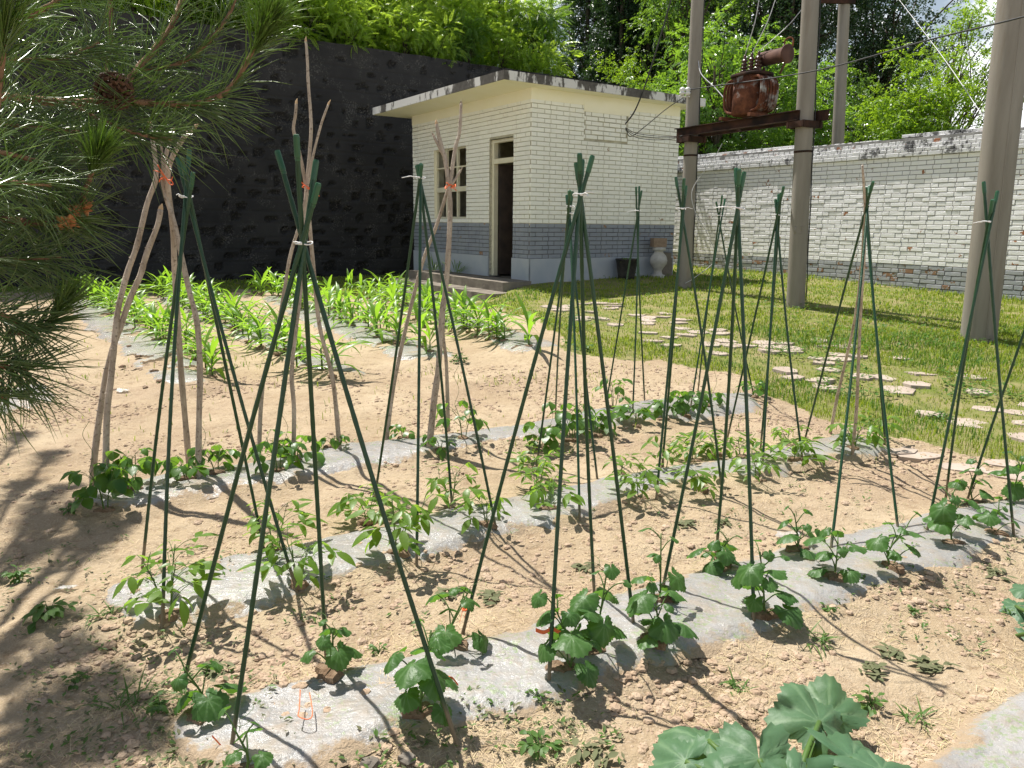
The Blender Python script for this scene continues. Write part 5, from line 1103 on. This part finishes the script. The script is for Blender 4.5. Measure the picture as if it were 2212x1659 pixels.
def scrap(u, v, s, label):
    p = G(u, v); r = random.Random(v); n = 8; X, Y = np.meshgrid(np.linspace(-1, 1, n), np.linspace(-1, 1, n)); m = np.hypot(X, Y)
    P = np.stack([p[0] + X * s * (1 + .3 * vn(X * 3, Y * 3, u)), p[1] + Y * s * .7 * (1 + .3 * vn(X * 3, Y * 3, v)), T(p[0] + X * s, p[1] + Y * s) + .012 + s * .3 * (vn(X * 3, Y * 3, 5))], -1).reshape(-1, 3)
    q = [(i * n + j, i * n + j + 1, (i + 1) * n + j + 1, (i + 1) * n + j) for i in range(n - 1) for j in range(n - 1)]; b = MB(); b.add(P, [f for f in q if np.hypot(*((np.array([X.ravel()[k] for k in f]).mean(), np.array([Y.ravel()[k] for k in f]).mean()))) < .95 + .3 * r.random()]); tag(b.build('film_scrap', M['film'], smooth=True), label, 'plastic scrap')
scrap(142, 1280, .035, 'small white plastic scrap on soil at the left'); scrap(265, 850, .05, 'bright scrap of film near the film with empty holes'); scrap(1700, 1160, .05, 'pale plastic scrap between the middle and front strips at right')
# ------------------------------------------------------------------ trees
def pin(n, L, ll, lw, droop=.5, seed=0, term=True):
    r = random.Random(seed); V, Fq = [], []
    def kite(p, d, up, l, w):
        d = nz(d); s = nz(np.cross(up, d)); o = len(V); V.extend([p, p + d * l * .42 + s * w * .5 + np.asarray(up) * w * .12, p + d * l - np.asarray(up) * l * .10, p + d * l * .42 - s * w * .5 + np.asarray(up) * w * .12]); Fq.append((o, o + 1, o + 2, o + 3))
    for i in range(n):
        s = .18 + .8 * i / max(1, n - 1); x = L * s * (1 - .12 * droop * s); z = L * (.12 * s - droop * .5 * s * s)
        f = math.sin(PI * (.18 + .72 * s)) ** .6
        for sg in (-1, 1): kite(np.array((x, 0, z)), np.array((.42 + .2 * r.random(), sg, -.25 - .35 * r.random())), (r.uniform(-.3, .3), 0, 1), ll * f * r.uniform(.85, 1.1), lw * f)
    if term: kite(np.array((L * (1 - .12 * droop), 0, L * (.12 - droop * .5))), np.array((1, 0, -.6)), (0, 0, 1), ll * .8, lw * .9)
    o = len(V); V.extend([np.array((0, .006, 0)), np.array((0, -.006, 0)), np.array((L * .5, -.004, L * (.06 - droop * .12))), np.array((L * .5, .004, L * (.06 - droop * .12)))]); Fq.append((o, o + 1, o + 2, o + 3))
    return np.array(V), np.array(Fq)
def sprig(n, l, w, seed=0):
    r = random.Random(seed); V, Fq = [], []
    for i in range(n):
        p = np.array((r.uniform(0, 1), r.uniform(-.35, .35), r.uniform(-.3, .3))) * l * 2.2; d = nz(np.array((r.uniform(-.2, 1), r.uniform(-1, 1), r.uniform(-1, .3)))); up = nz(np.array((r.uniform(-.6, .6), r.uniform(-.6, .6), 1))); s = nz(np.cross(up, d)); o = len(V)
        V += [p, p + d * l * .45 + s * w * .5, p + d * l, p + d * l * .45 - s * w * .5]; Fq.append((o, o + 1, o + 2, o + 3))
    return np.array(V), np.array(Fq)
TPL = {'ail': [pin(11, .46, .10, .034, .7, s) for s in range(3)], 'loc': [pin(6, .30, .062, .036, .6, s) for s in range(3)], 'wal': [pin(4, .26, .125, .058, .8, s) for s in range(3)],
       'small': [sprig(9, .075, .045, s) for s in range(3)], 'tiny': [sprig(12, .055, .03, s) for s in range(3)], 'col': [sprig(10, .075, .042, s) for s in range(3)]}
def crown(b, cen, rad, rc, nper, tpl, rg, sc=(.8, 1.2), dropz=-.15, axis=None):
    """leaf clumps: nper leaves round each clump centre, pointing outwards"""
    for k, (V, Fq) in enumerate(TPL[tpl]):
        P, Dv = [], []
        for c, r_ in zip(cen, np.broadcast_to(rc, (len(cen),))):
            n = max(1, int(nper / len(TPL[tpl]))); o = rg.normal(size=(n, 3)); o /= np.linalg.norm(o, axis=1)[:, None]; rr = r_ * rg.random(n)[:, None] ** .5; o[:, 2] = o[:, 2] * .8 + .15
            P.append(c + o * rr); Dv.append(o + rg.normal(0, .35, (n, 3)) + np.array((0, 0, dropz)))
        P = np.vstack(P); Dv = np.vstack(Dv); up = np.array((0, 0, 1.)) + rg.normal(0, .35, (len(P), 3)); b.inst(V, Fq, frames(Dv, up), P, rg.uniform(*sc, len(P)))
def make_tree(name, label, loc, H_, cen0, rad, ncl, rc, nper, tpl, mat, seed, r0=.12, group=None, cat='tree', trunkm='trunk', forks=14, lowcut=-1., stems=1, sc=(.8, 1.2), vis=None):
    rg = np.random.default_rng(seed); r = random.Random(seed); root = empty(name, loc, label, cat, group); loc = np.asarray(loc, float); c0 = loc + np.asarray(cen0, float); rad = np.asarray(rad, float)
    cs = []
    while len(cs) < ncl:
        o = rg.normal(size=3); o /= np.linalg.norm(o); o *= rg.random() ** .42; o *= 1 + .35 * (rg.random() - .5)
        if o[2] > lowcut: cs.append(c0 + o * rad)
    cs = np.array(cs); t = MB(); n = 9
    for sidx in range(stems):
        off = hdir(r.uniform(0, 6.28)) * (.0 if stems == 1 else rad[0] * .35); tt = np.linspace(0, 1, n)[:, None]; top = c0 + np.array((0, 0, rad[2] * .55)) + off
        ax = loc - np.array((0, 0, .2)) + (top - loc) * tt + np.cumsum(rg.normal(0, .025 * H_ / n, (n, 3)), 0) * (1, 1, 0); t.tube(ax, np.linspace(r0, r0 * .25, n), 8)
        for k in range(sidx, min(ncl, forks * stems), stems):
            e = cs[k]; i = int(np.clip(r.uniform(.35, .8) * n, 2, n - 2)); s = ax[i]
            if e[2] < s[2] - .3 * rad[2]: i = max(1, i - 3); s = ax[i]
            t.tube(curve([s, .5 * (s + e) + np.array((0, 0, .08 * np.linalg.norm(e - s))) + rg.normal(0, .04 * np.linalg.norm(e - s), 3), e], 5), np.linspace(r0 * .42 * (1 - .5 * i / n), r0 * .10, 11), 6)
    t.build('trunk', M[trunkm], root, True); b = MB(); crown(b, cs, rad, rc, nper * (.55 if tpl == 'loc' else 1), tpl, rg, sc, -.35 if tpl == 'loc' else -.15)
    if tpl == 'loc': crown(b, cs, rad, rc, nper * .6, 'small', rg, sc)
    b.build('crown', M[mat], root); return root
def hz(x, y): return float(hillz(np.array([float(x)]), np.array([float(y)]))[0])
def wl(p, s): q = W0 + WD * p - WN * s; return (q[0], q[1], hz(q[0], q[1]) - .15)
# bushes of compound leaves crowding the slope above the dark wall
BL = 'bright bush of long compound leaves on the slope above the dark wall'; BG = 'compound-leaf bushes crowding the slope above the dark wall'
protos = [make_tree('slope_bush', BL, (0, 0, 0), 2.4, (0, 0, 1.45 + .2 * k), (1.15, 1.15, 1.1), 34, .42, 17, 'ail', ('sumac', 'sumac', 'yellow', 'mid', 'sumac')[k], 900 + k, .045, BG, 'bush', forks=16, stems=2) for k in range(5)]
tops = [False] * 5; rb = random.Random(3); spots = []
for row, (s, step) in enumerate(((.75, 1.0), (2.0, 1.35), (3.6, 1.6), (5.6, 1.9), (8.0, 2.2), (11.5, 2.8), (16, 3.4))):
    p = -7.5 + row * .35
    while p < 13.2 + row * .6: spots.append((p + rb.uniform(-.3, .3), s + rb.uniform(-.3, .3), row)); p += step * rb.uniform(.8, 1.2)
for i, (p, s, row) in enumerate(spots):
    k = rb.choice((0, 1, 2, 3, 4, 0, 1)); loc = wl(p, s); scl = (.62, .85, 1.05, 1.2, 1.4, 1.6, 1.9)[row] * rb.uniform(.85, 1.2)
    if not tops[k]: tops[k] = True; o = protos[k]; o.location = loc; o.scale = (scl,) * 3; o.rotation_euler = (0, 0, rb.uniform(0, 6))
    else: dup(protos[k], loc, rb.uniform(0, 6), scl, BL, BG)
for i, (p, s, h, r0, lab) in enumerate(((3.2, 2.6, 6.5, .16, 'slope tree with a leaning dark trunk, farthest left above the wall'), (8.6, 3.0, 7., .2, 'slope tree with a forked dark trunk above the left corner of the hut'), (6.2, 4.5, 8., .15, 'slope tree with a thin trunk between the two dark-trunked ones'))):
    make_tree('slope_tree', lab, wl(p, s), h, (.3, 0, h * .72), (2.2, 2., 2.2), 34, .6, 14, 'loc', 'mid', 930 + i, r0, 'taller trees on the slope', forks=16, sc=(1., 1.6))
make_tree('dark_shrub', 'small dark round shrub on top of the dark wall near the pine needles', wl(4.4, 1.3), 1.8, (0, 0, .75), (.55, .55, .75), 24, .26, 30, 'small', 'dark', 941, .03, None, 'shrub')
make_tree('feathery_bush', 'feathery yellow-green bush behind the hut roof left of the dark column trees', (3.3, 24.5, 2.2), 4.5, (0, 0, 2.9), (1.1, 1., 1.7), 46, .38, 26, 'tiny', 'yellow', 942, .05, None, 'bush')
# dark column trees
CG = 'dark column trees behind the hut'
def column_tree(seed, mat='dark'):
    rg = np.random.default_rng(seed); root = empty('column_tree', (0, 0, 0), 'tall narrow dark column tree behind the hut roof', 'tree', CG); Hc = 13.; t = MB(); t.tube([(0, 0, -.3), (.05, 0, 4), (.0, .05, 9), (0, 0, Hc)], [.15, .11, .07, .02], 8)
    b = MB(); cs = []
    for i in range(300):
        z = rg.uniform(.5, Hc); R = .70 * (1 - (z / Hc) ** 3) ** .6 * (.75 + .5 * rg.random()); a = rg.uniform(0, 6.28); cs.append((R * math.cos(a), R * math.sin(a), z))
        if i % 4 == 0: t.tube([(0, 0, max(.3, z - 1.1)), (R * .5 * math.cos(a), R * .5 * math.sin(a), z - .55), (R * .8 * math.cos(a), R * .8 * math.sin(a), z)], [.03, .02, .008], 5)
    t.build('trunk', M['trunk'], root, True); crown(b, np.array(cs), None, .26, 16, 'col', rg, (.7, 1.3), -.3); b.build('crown', M[mat], root); return root
cps = [column_tree(60), column_tree(61)]
CS = [(1292, 31, 0), (1318, 30, 1), (1345, 31.5, 0), (1372, 30, 1), (1398, 32, 0), (1250, 34, 1), (1222, 36, 0), (1425, 34, 1), (1305, 35, 1), (1358, 36, 0), (1280, 37, 0), (1332, 37, 1), (1385, 37.5, 0), (1412, 38, 1), (1440, 38, 0), (1470, 37, 1)]
LABC = ['first dark column tree from the left, far back above the hut roof', 'second dark column tree from the left behind the hut roof', 'third dark column tree from the left behind the hut roof', 'fourth dark column tree from the left behind the hut roof', 'fifth dark column tree from the left behind the hut roof']
for i, (u, y, k) in enumerate(CS):
    x = (u - CX) / F * y; z = hz(x, y) - .3
    lab = LABC[i] if i < 5 else 'dark column tree standing half hidden in the second line behind the hut roof'
    if i < 2: o = cps[k]; o.location = (x, y, z); o['label'] = lab
    else: dup(cps[k], (x, y, z), i * 1.3, 1 + .08 * (i % 3), lab, CG)
# trees right of the hut
def at_u(u, y, z): return ((u - CX) / F * y, y, z)
make_tree('broadleaf_tree', 'bright broad-leaved tree crowding behind the left transformer pole', at_u(1535, 20.6, .5), 6.5, (-.1, 0, 4.1), (2.35, 1.5, 1.95), 80, .5, 26, 'wal', 'walnut', 950, .1, None, 'tree', forks=26, stems=3)
make_tree('broadleaf_tree', 'bright broad-leaved tree behind the transformer tank and right pole', at_u(1690, 21.6, .5), 6.0, (-.1, 0, 3.5), (1.45, 1.2, 1.75), 46, .48, 26, 'wal', 'walnut', 951, .08, None, 'tree', forks=20, stems=2)
make_tree('broadleaf_bush', 'low broad-leaved bush in shade behind the coping between the two poles', at_u(1600, 19.6, .5), 3., (0, 0, 2.0), (2.2, .6, .9), 40, .42, 26, 'wal', 'mid', 952, .05, None, 'bush', stems=3)
make_tree('forest_tree', 'largest dark tree, behind the transformer and the right pole', at_u(1660, 29, .5), 13, (0, 0, 8.2), (3.6, 3., 5.4), 210, .85, 44, 'small', 'dark', 953, .22, None, 'tree', forks=40, sc=(1., 1.6))
make_tree('forest_tree', 'dark tree right of the distant pole, thinning out against the sky', at_u(1850, 30, .5), 13, (0, 0, 6.2), (2.7, 2.6, 4.9), 130, .72, 40, 'small', 'dark', 954, .2, None, 'tree', forks=40, sc=(1., 1.6))
make_tree('forest_tree', 'mid green tree between the column trees and the left transformer pole', at_u(1450, 27, 1.5), 11, (0, 0, 6.3), (1.9, 1.8, 4.3), 80, .6, 28, 'loc', 'mid', 955, .15, None, 'tree', forks=30, sc=(1., 1.5))
make_tree('forest_tree', 'dark tree farther back, filling behind the left transformer pole', at_u(1545, 35, 1.5), 14, (0, 0, 8.5), (4.6, 3., 6.2), 210, .95, 44, 'small', 'dark', 956, .2, None, 'tree', forks=30, sc=(1.2, 1.8))
make_tree('forest_tree', 'shaded tree low behind the distant grey pole', at_u(1790, 25, .4), 7, (0, 0, 3.6), (2.2, 1.6, 2.6), 70, .6, 34, 'small', 'mid', 957, .14, None, 'tree', forks=30)
make_tree('locust_bush', 'dense yellow-green locust growing right behind the white wall', at_u(1925, 19.5, .4), 5, (0, 0, 3.55), (1.05, .9, 1.55), 64, .40, 30, 'loc', 'yellow', 958, .06, None, 'tree', forks=24, stems=2)
make_tree('locust_tree', 'airy locust with thin dark branches standing against the sky', at_u(2010, 20.5, .4), 7, (.2, 0, 4.6), (1.45, 1.1, 2.2), 58, .40, 17, 'loc', 'yellow', 959, .07, None, 'tree', forks=58, stems=2)
make_tree('locust_bush', 'low locust bush behind the wall left of the thick right pole', at_u(2050, 18.6, .4), 4, (0, 0, 2.5), (1.0, .7, .9), 30, .36, 26, 'loc', 'mid', 960, .05, None, 'bush', forks=24, stems=2)
make_tree('forest_tree', 'slim tree behind the boundary wall right of the hut corner', at_u(1480, 22.5, .5), 5.5, (0, 0, 3.0), (.9, .8, 2.0), 30, .45, 26, 'wal', 'walnut', 961, .07, None, 'tree', forks=20)
# ------------------------------------------------------------------ the pine at the left
def needles(b, P, Dv, L, W, rg, curl=.25, m=0):
    n = len(P); Dv = Dv / np.linalg.norm(Dv, axis=1)[:, None]; Rf = frames(Dv, rg.normal(size=(n, 3)) + np.array((0, 0, .3))); t = [0, .33, .7, 1.]; V = []
    for i, s in enumerate(t):
        w = (.8, 1., .8, .12)[i] * .5
        for k in range(3): a = k * 2 * PI / 3; V.append((s, w * math.cos(a), w * math.sin(a)))
    V = np.array(V); O = np.empty((n, 12, 3)); cu = rg.normal(0, curl, n)
    loc = np.empty((n, 12, 3)); loc[:, :, 0] = V[None, :, 0] * L[:, None]; loc[:, :, 1] = V[None, :, 1] * W[:, None]; loc[:, :, 2] = V[None, :, 2] * W[:, None] + (V[None, :, 0] ** 2) * (cu * L)[:, None]
    O = np.einsum('mij,mnj->mni', Rf, loc) + P[:, None, :]; O[:, :, 2] -= (V[None, :, 0] ** 2 * L[:, None] * .10)
    q = np.array([(i * 3 + j, i * 3 + (j + 1) % 3, (i + 1) * 3 + (j + 1) % 3, (i + 1) * 3 + j) for i in range(3) for j in range(3)])
    b.add(O.reshape(-1, 3), (q[None] + (np.arange(n) * 12)[:, None, None]).reshape(-1, 4), m)
def pine():
    rg = np.random.default_rng(5); r = random.Random(5); base_ = np.array((-3.3, 2.6, T1(-3.3, 2.6))); root = empty('pine_tree', base_, 'pine tree whose long-needled branches hang in from the left edge, with one cone', 'pine tree')
    t = MB(); top = base_ + np.array((.2, .3, 7.)); t.tube([base_ - zz * .2, base_ + np.array((.05, 0, 2.)), base_ + np.array((.1, .2, 4.5)), top], [.15, .125, .09, .03], 14); t.build('trunk', M['trunk'], root, True)
    nd, nw = MB(), MB(); brm = []
    def run(C, n, ang, L, W=.0024, new=False, s0=0.):
        C = np.asarray(C); n = int(n * (.40 if W < .004 and not new else 1)); k = rg.uniform(s0 * (len(C) - 1), len(C) - 1.001, n); i = k.astype(int); f = (k - i)[:, None]; P = C[i] * (1 - f) + C[i + 1] * f; tg = C[i + 1] - C[i]; tg /= np.linalg.norm(tg, axis=1)[:, None]
        o = rg.normal(size=(n, 3)); o -= tg * (o * tg).sum(1)[:, None]; o /= np.linalg.norm(o, axis=1)[:, None]; a = rg.normal(ang, .22, n).clip(.1, 1.45)[:, None]
        needles(nw if new else nd, P, tg * np.cos(a) + o * np.sin(a), L * 1.0 * rg.uniform(.72, 1.12, n), np.full(n, W) * rg.uniform(.8, 1.2, n), rg)
    def br(px, r0, r1, n, ang, L, new=0, s0=0., W=.0024):
        P = [aty(u, v, y) for u, v, y in px]; C = curve(P, 8); b = MB(); b.tube(C, np.linspace(r0, r1, len(C)) * (1 + .25 * (vn(np.arange(len(C)) * 1.3, np.zeros(len(C)), 3) - .4)), 9); brm.append((b, C))
        run(C, n, ang, L, W, False, s0)
        if new: k = len(C) * 3 // 5; run(C[k:], int(new * 1.3), .38, L * 1.0, W, True)
        return C
    br([(-200,110,1.3),(-60,120,1.34),(60,130,1.4),(150,120,1.46),(215,90,1.5)], .005, .003, 420, .8, .125, 0, .2)
    br([(150,222,1.53),(220,260,1.5),(300,290,1.5),(370,300,1.52)], .004, .0025, 330, .75, .12, 0, .1)
    br([(-200,250,1.3),(-40,262,1.34),(80,275,1.4),(170,285,1.46)], .005, .003, 420, .8, .12, 0, .2)
    B_ = br([(-420,170,1.5),(-120,195,1.48),(33,212,1.5),(150,222,1.53),(250,219,1.56),(350,224,1.59),(420,224,1.61),(470,208,1.63)], .009, .0055, 820, .75, .125, 0, .25)
    br([(470,212,1.62),(505,180,1.63),(545,115,1.63),(580,45,1.62)], .006, .003, 130, .55, .11, 170)
    br([(250,216,1.56),(292,155,1.6),(335,105,1.65),(375,45,1.7),(410,-40,1.75),(450,-140,1.8)], .007, .005, 560, .8, .125)
    br([(238,215,1.56),(232,140,1.62),(240,60,1.66),(236,-50,1.7)], .005, .004, 360, .8, .12)
    br([(300,150,1.62),(380,140,1.66),(450,90,1.7),(500,20,1.74),(520,-60,1.78)], .005, .003, 420, .7, .12)
    br([(-330,430,1.2),(-120,455,1.25),(0,472,1.3),(90,482,1.33),(165,470,1.36)], .008, .005, 620, .8, .115, 0, .2)
    C2 = br([(165,470,1.36),(178,430,1.36),(196,380,1.36),(210,335,1.36)], .0055, .003, 10, .5, .085, 150)
    br([(-60,480,1.05),(-25,330,1.08),(-5,180,1.1),(8,60,1.1),(15,-80,1.1)], .008, .004, 300, .6, .105, 170)
    br([(-300,50,1.4),(-80,60,1.42),(50,40,1.46),(140,-10,1.5),(200,-70,1.54)], .006, .004, 330, .75, .12, 0, .2)
    br([(-260,300,1.25),(-60,320,1.28),(70,345,1.32),(140,370,1.36)], .006, .003, 430, .85, .12, 0, .2)
    br([(-260,390,1.15),(-90,400,1.18),(30,395,1.22),(110,400,1.28)], .006, .003, 330, .85, .11, 0, .2)
    br([(-300,560,1.15),(-90,560,1.2),(30,560,1.26),(130,555,1.32)], .006, .003, 430, .8, .115, 0, .2)
    br([(-330,650,1.1),(-110,660,1.15),(0,680,1.2),(60,705,1.24)], .007, .004, 430, .85, .11, 0, .2)
    br([(20,720,1.22),(70,715,1.25),(105,695,1.27),(135,655,1.28)], .005, .003, 190, .5, .09, 60)
    br([(-250,780,1.1),(-90,775,1.14),(0,790,1.18),(60,800,1.22)], .006, .003, 420, .9, .12, 0, .25)
    br([(-250,870,1.08),(-110,850,1.1),(-30,850,1.14),(10,860,1.18)], .006, .003, 200, .9, .11, 0, .2)
    # limbs joining the shoots to the trunk, and the higher crown that shades the soil at the left
    at = lambda z: base_ + np.array((.05, .1, z))
    for b, C in brm[:]:
        pass
    for (b, C), zt in zip([brm[i] for i in (0, 2, 3, 8, 10, 11, 12, 13, 14, 15, 17, 18)], (2.5, 2.1, 2.3, 1.8, 1.6, 2.6, 2.0, 1.9, 1.6, 1.4, 1.25, 1.1)):
        b.tube(curve([at(zt), .5 * (at(zt) + C[0]) + zz * .06, C[0]], 8), np.linspace(.03, .0085, 17), 9)
    sh = np.array((-.69, .724)) / math.tan(math.radians(62.5)); rr = random.Random(8)
    for (gu, gv, h) in [(30,960,3.6),(90,1010,3.9),(20,1080,3.4),(110,1090,3.6),(170,1160,3.9),(60,1170,3.3),(150,1210,3.4),(30,1230,3.2),(210,1180,4.1),(20,1480,3.0),(70,1530,3.0),(30,1590,2.8),(110,1590,3.1),(60,1650,2.9),(150,1650,3.0),(0,1420,3.1),(70,1120,4.2),(130,1140,3.0)]:
        g = gp(gu, gv); c = np.array((g[0] + sh[0] * h, g[1] + sh[1] * h, h)); s = at(h + .3 - .1); mid = .5 * (s + c) + zz * .15; C = curve([s, mid, c, c + nz(c - s) * .25], 8); b = MB(); b.tube(C, np.linspace(.03, .005, len(C)), 7); brm.append((b, C)); run(C[len(C) * 4 // 7:], 420, .95, .15, .0058)
    for b, C in brm: b.build('branch', M['pinebark'], root, True)
    nd.build('needles', M['needle'], root, True); nw.build('new_needles', M['needlenew'], root, True)
    # cone
    cc = aty(247, 196, 1.545); axc = nz(np.array((.1, -.8, -.5))); b = MB(); R = .0275; b.lathe([(.001, -R), (R * .6, -R * .75), (R * .85, 0), (R * .6, R * .75), (.001, R * .95)], cc, 14, ax=axc); e1 = nz(np.cross(axc, (0, 0, 1))); e2 = np.cross(axc, e1)
    for i in range(84):
        f = (i + .5) / 84; zc = -1 + 2 * f; a = i * 2.39996; rad = math.sqrt(max(0, 1 - zc * zc)); o = e1 * math.cos(a) * rad + e2 * math.sin(a) * rad + axc * zc * 1.0; tn = nz(np.cross(axc, o) + 1e-6); up = np.cross(o, tn); p = cc + o * R * .92; w = .0076 * (.55 + .6 * rad)
        V = [p - tn * w * .6 - up * .002, p + tn * w * .6 - up * .002, p + o * .009 + tn * w - up * .001, p + o * .012 + up * .003, p + o * .009 - tn * w - up * .001, p + o * .006 + up * .0055 + tn * w * .7, p + o * .006 + up * .0055 - tn * w * .7]
        b.add(V, [(0, 1, 2, 3), (0, 3, 4), (2, 5, 3), (3, 5, 6), (3, 6, 4), (5, 1, 0, 6), (1, 5, 2), (0, 4, 6)])
    b.build('pine_cone', M['cone'], root)
    for (u, v, y) in ((160,462,1.34),(175,452,1.35),(140,485,1.33),(150,478,1.32),(183,447,1.35)):
        c = aty(u, v, y); b = MB()
        for k in range(9): d = nz(np.array((r.uniform(-1, 1), r.uniform(-1, .4), r.uniform(-.6, 1)))); b.tube([c + d * .003, c + d * .010, c + d * .018], [.003, .0042, .0012], 6)
        b.build('bud', M['bud'], root)
pine()
# ------------------------------------------------------------------ sun, sky, camera
def make_light():
    az = np.array((-.69, .724)); az = az / np.linalg.norm(az); el = math.radians(62.5)
    d = np.array((az[0] * math.cos(el), az[1] * math.cos(el), math.sin(el)))
    s = D.lights.new('sun', 'SUN'); s.energy = 5.0; s.angle = math.radians(.53); s.color = (1, .955, .89)
    o = D.objects.new('sun', s); COL.objects.link(o); o.rotation_euler = Vector(d).to_track_quat('Z', 'Y').to_euler()
    w = D.worlds.new('World'); SC.world = w; w.use_nodes = True; nt = w.node_tree; nt.nodes.clear()
    out = nt.nodes.new('ShaderNodeOutputWorld'); bg = nt.nodes.new('ShaderNodeBackground'); sky = nt.nodes.new('ShaderNodeTexSky')
    sky.sky_type = 'NISHITA'; sky.sun_disc = False; sky.sun_elevation = el; sky.sun_rotation = math.atan2(d[0], d[1]); sky.air_density = 1.3; sky.dust_density = 1.2
    tc = nt.nodes.new('ShaderNodeTexCoord'); mp = nt.nodes.new('ShaderNodeMapping'); mp.inputs['Scale'].default_value = (1, 1, 2.2); mp.inputs['Location'].default_value = (.37, .2, .12)
    no = nt.nodes.new('ShaderNodeTexNoise'); no.inputs['Scale'].default_value = 3.4; no.inputs['Detail'].default_value = 8; no.inputs['Roughness'].default_value = .55
    rp = nt.nodes.new('ShaderNodeValToRGB'); rp.color_ramp.elements[0].position = .48; rp.color_ramp.elements[1].position = .58
    mx = nt.nodes.new('ShaderNodeMix'); mx.data_type = 'RGBA'; mx.inputs[7].default_value = (17, 17.2, 17.6, 1)
    ln = nt.links.new
    ln(tc.outputs['Generated'], mp.inputs[0]); ln(mp.outputs[0], no.inputs['Vector']); ln(no.outputs[0], rp.inputs[0]); se = nt.nodes.new('ShaderNodeSeparateXYZ'); ln(tc.outputs['Generated'], se.inputs[0]); mr = nt.nodes.new('ShaderNodeMapRange'); mr.inputs[1].default_value = .30; mr.inputs[2].default_value = .55; mr.inputs[3].default_value = 1.; mr.inputs[4].default_value = .05; ln(se.outputs[2], mr.inputs[0]); mm = nt.nodes.new('ShaderNodeMath'); mm.operation = 'MULTIPLY'; ln(rp.outputs[0], mm.inputs[0]); ln(mr.outputs[0], mm.inputs[1]); m2 = nt.nodes.new('ShaderNodeMapRange'); m2.inputs[1].default_value = .04; m2.inputs[2].default_value = .30; m2.inputs[3].default_value = .45; m2.inputs[4].default_value = .03; ln(se.outputs[2], m2.inputs[0]); m3 = nt.nodes.new('ShaderNodeMath'); m3.operation = 'MAXIMUM'; ln(mm.outputs[0], m3.inputs[0]); ln(m2.outputs[0], m3.inputs[1]); ln(m3.outputs[0], mx.inputs[0]); ln(sky.outputs[0], mx.inputs[6]); ln(mx.outputs[2], bg.inputs[0])
    bg.inputs[1].default_value = .056; ln(bg.outputs[0], out.inputs[0])
    c = D.cameras.new('camera'); co = D.objects.new('camera', c); COL.objects.link(co); SC.camera = co
    c.sensor_fit = 'HORIZONTAL'; c.sensor_width = 36; c.lens = 36 * F / 2212.; c.clip_start = .05; c.clip_end = 3000
    from mathutils import Matrix
    m = Matrix((tuple(RT), tuple(UP), tuple(-FW))).transposed().to_4x4(); m.translation = Vector(CAM); co.matrix_world = m
    vs = SC.view_settings; vs.view_transform = 'Standard'; vs.look = 'None'; vs.gamma = 1; vs.exposure = .72; vs.use_curve_mapping = False
    SC.cycles.max_bounces = 8; SC.cycles.transparent_max_bounces = 8; SC.cycles.sample_clamp_indirect = 8
make_light()
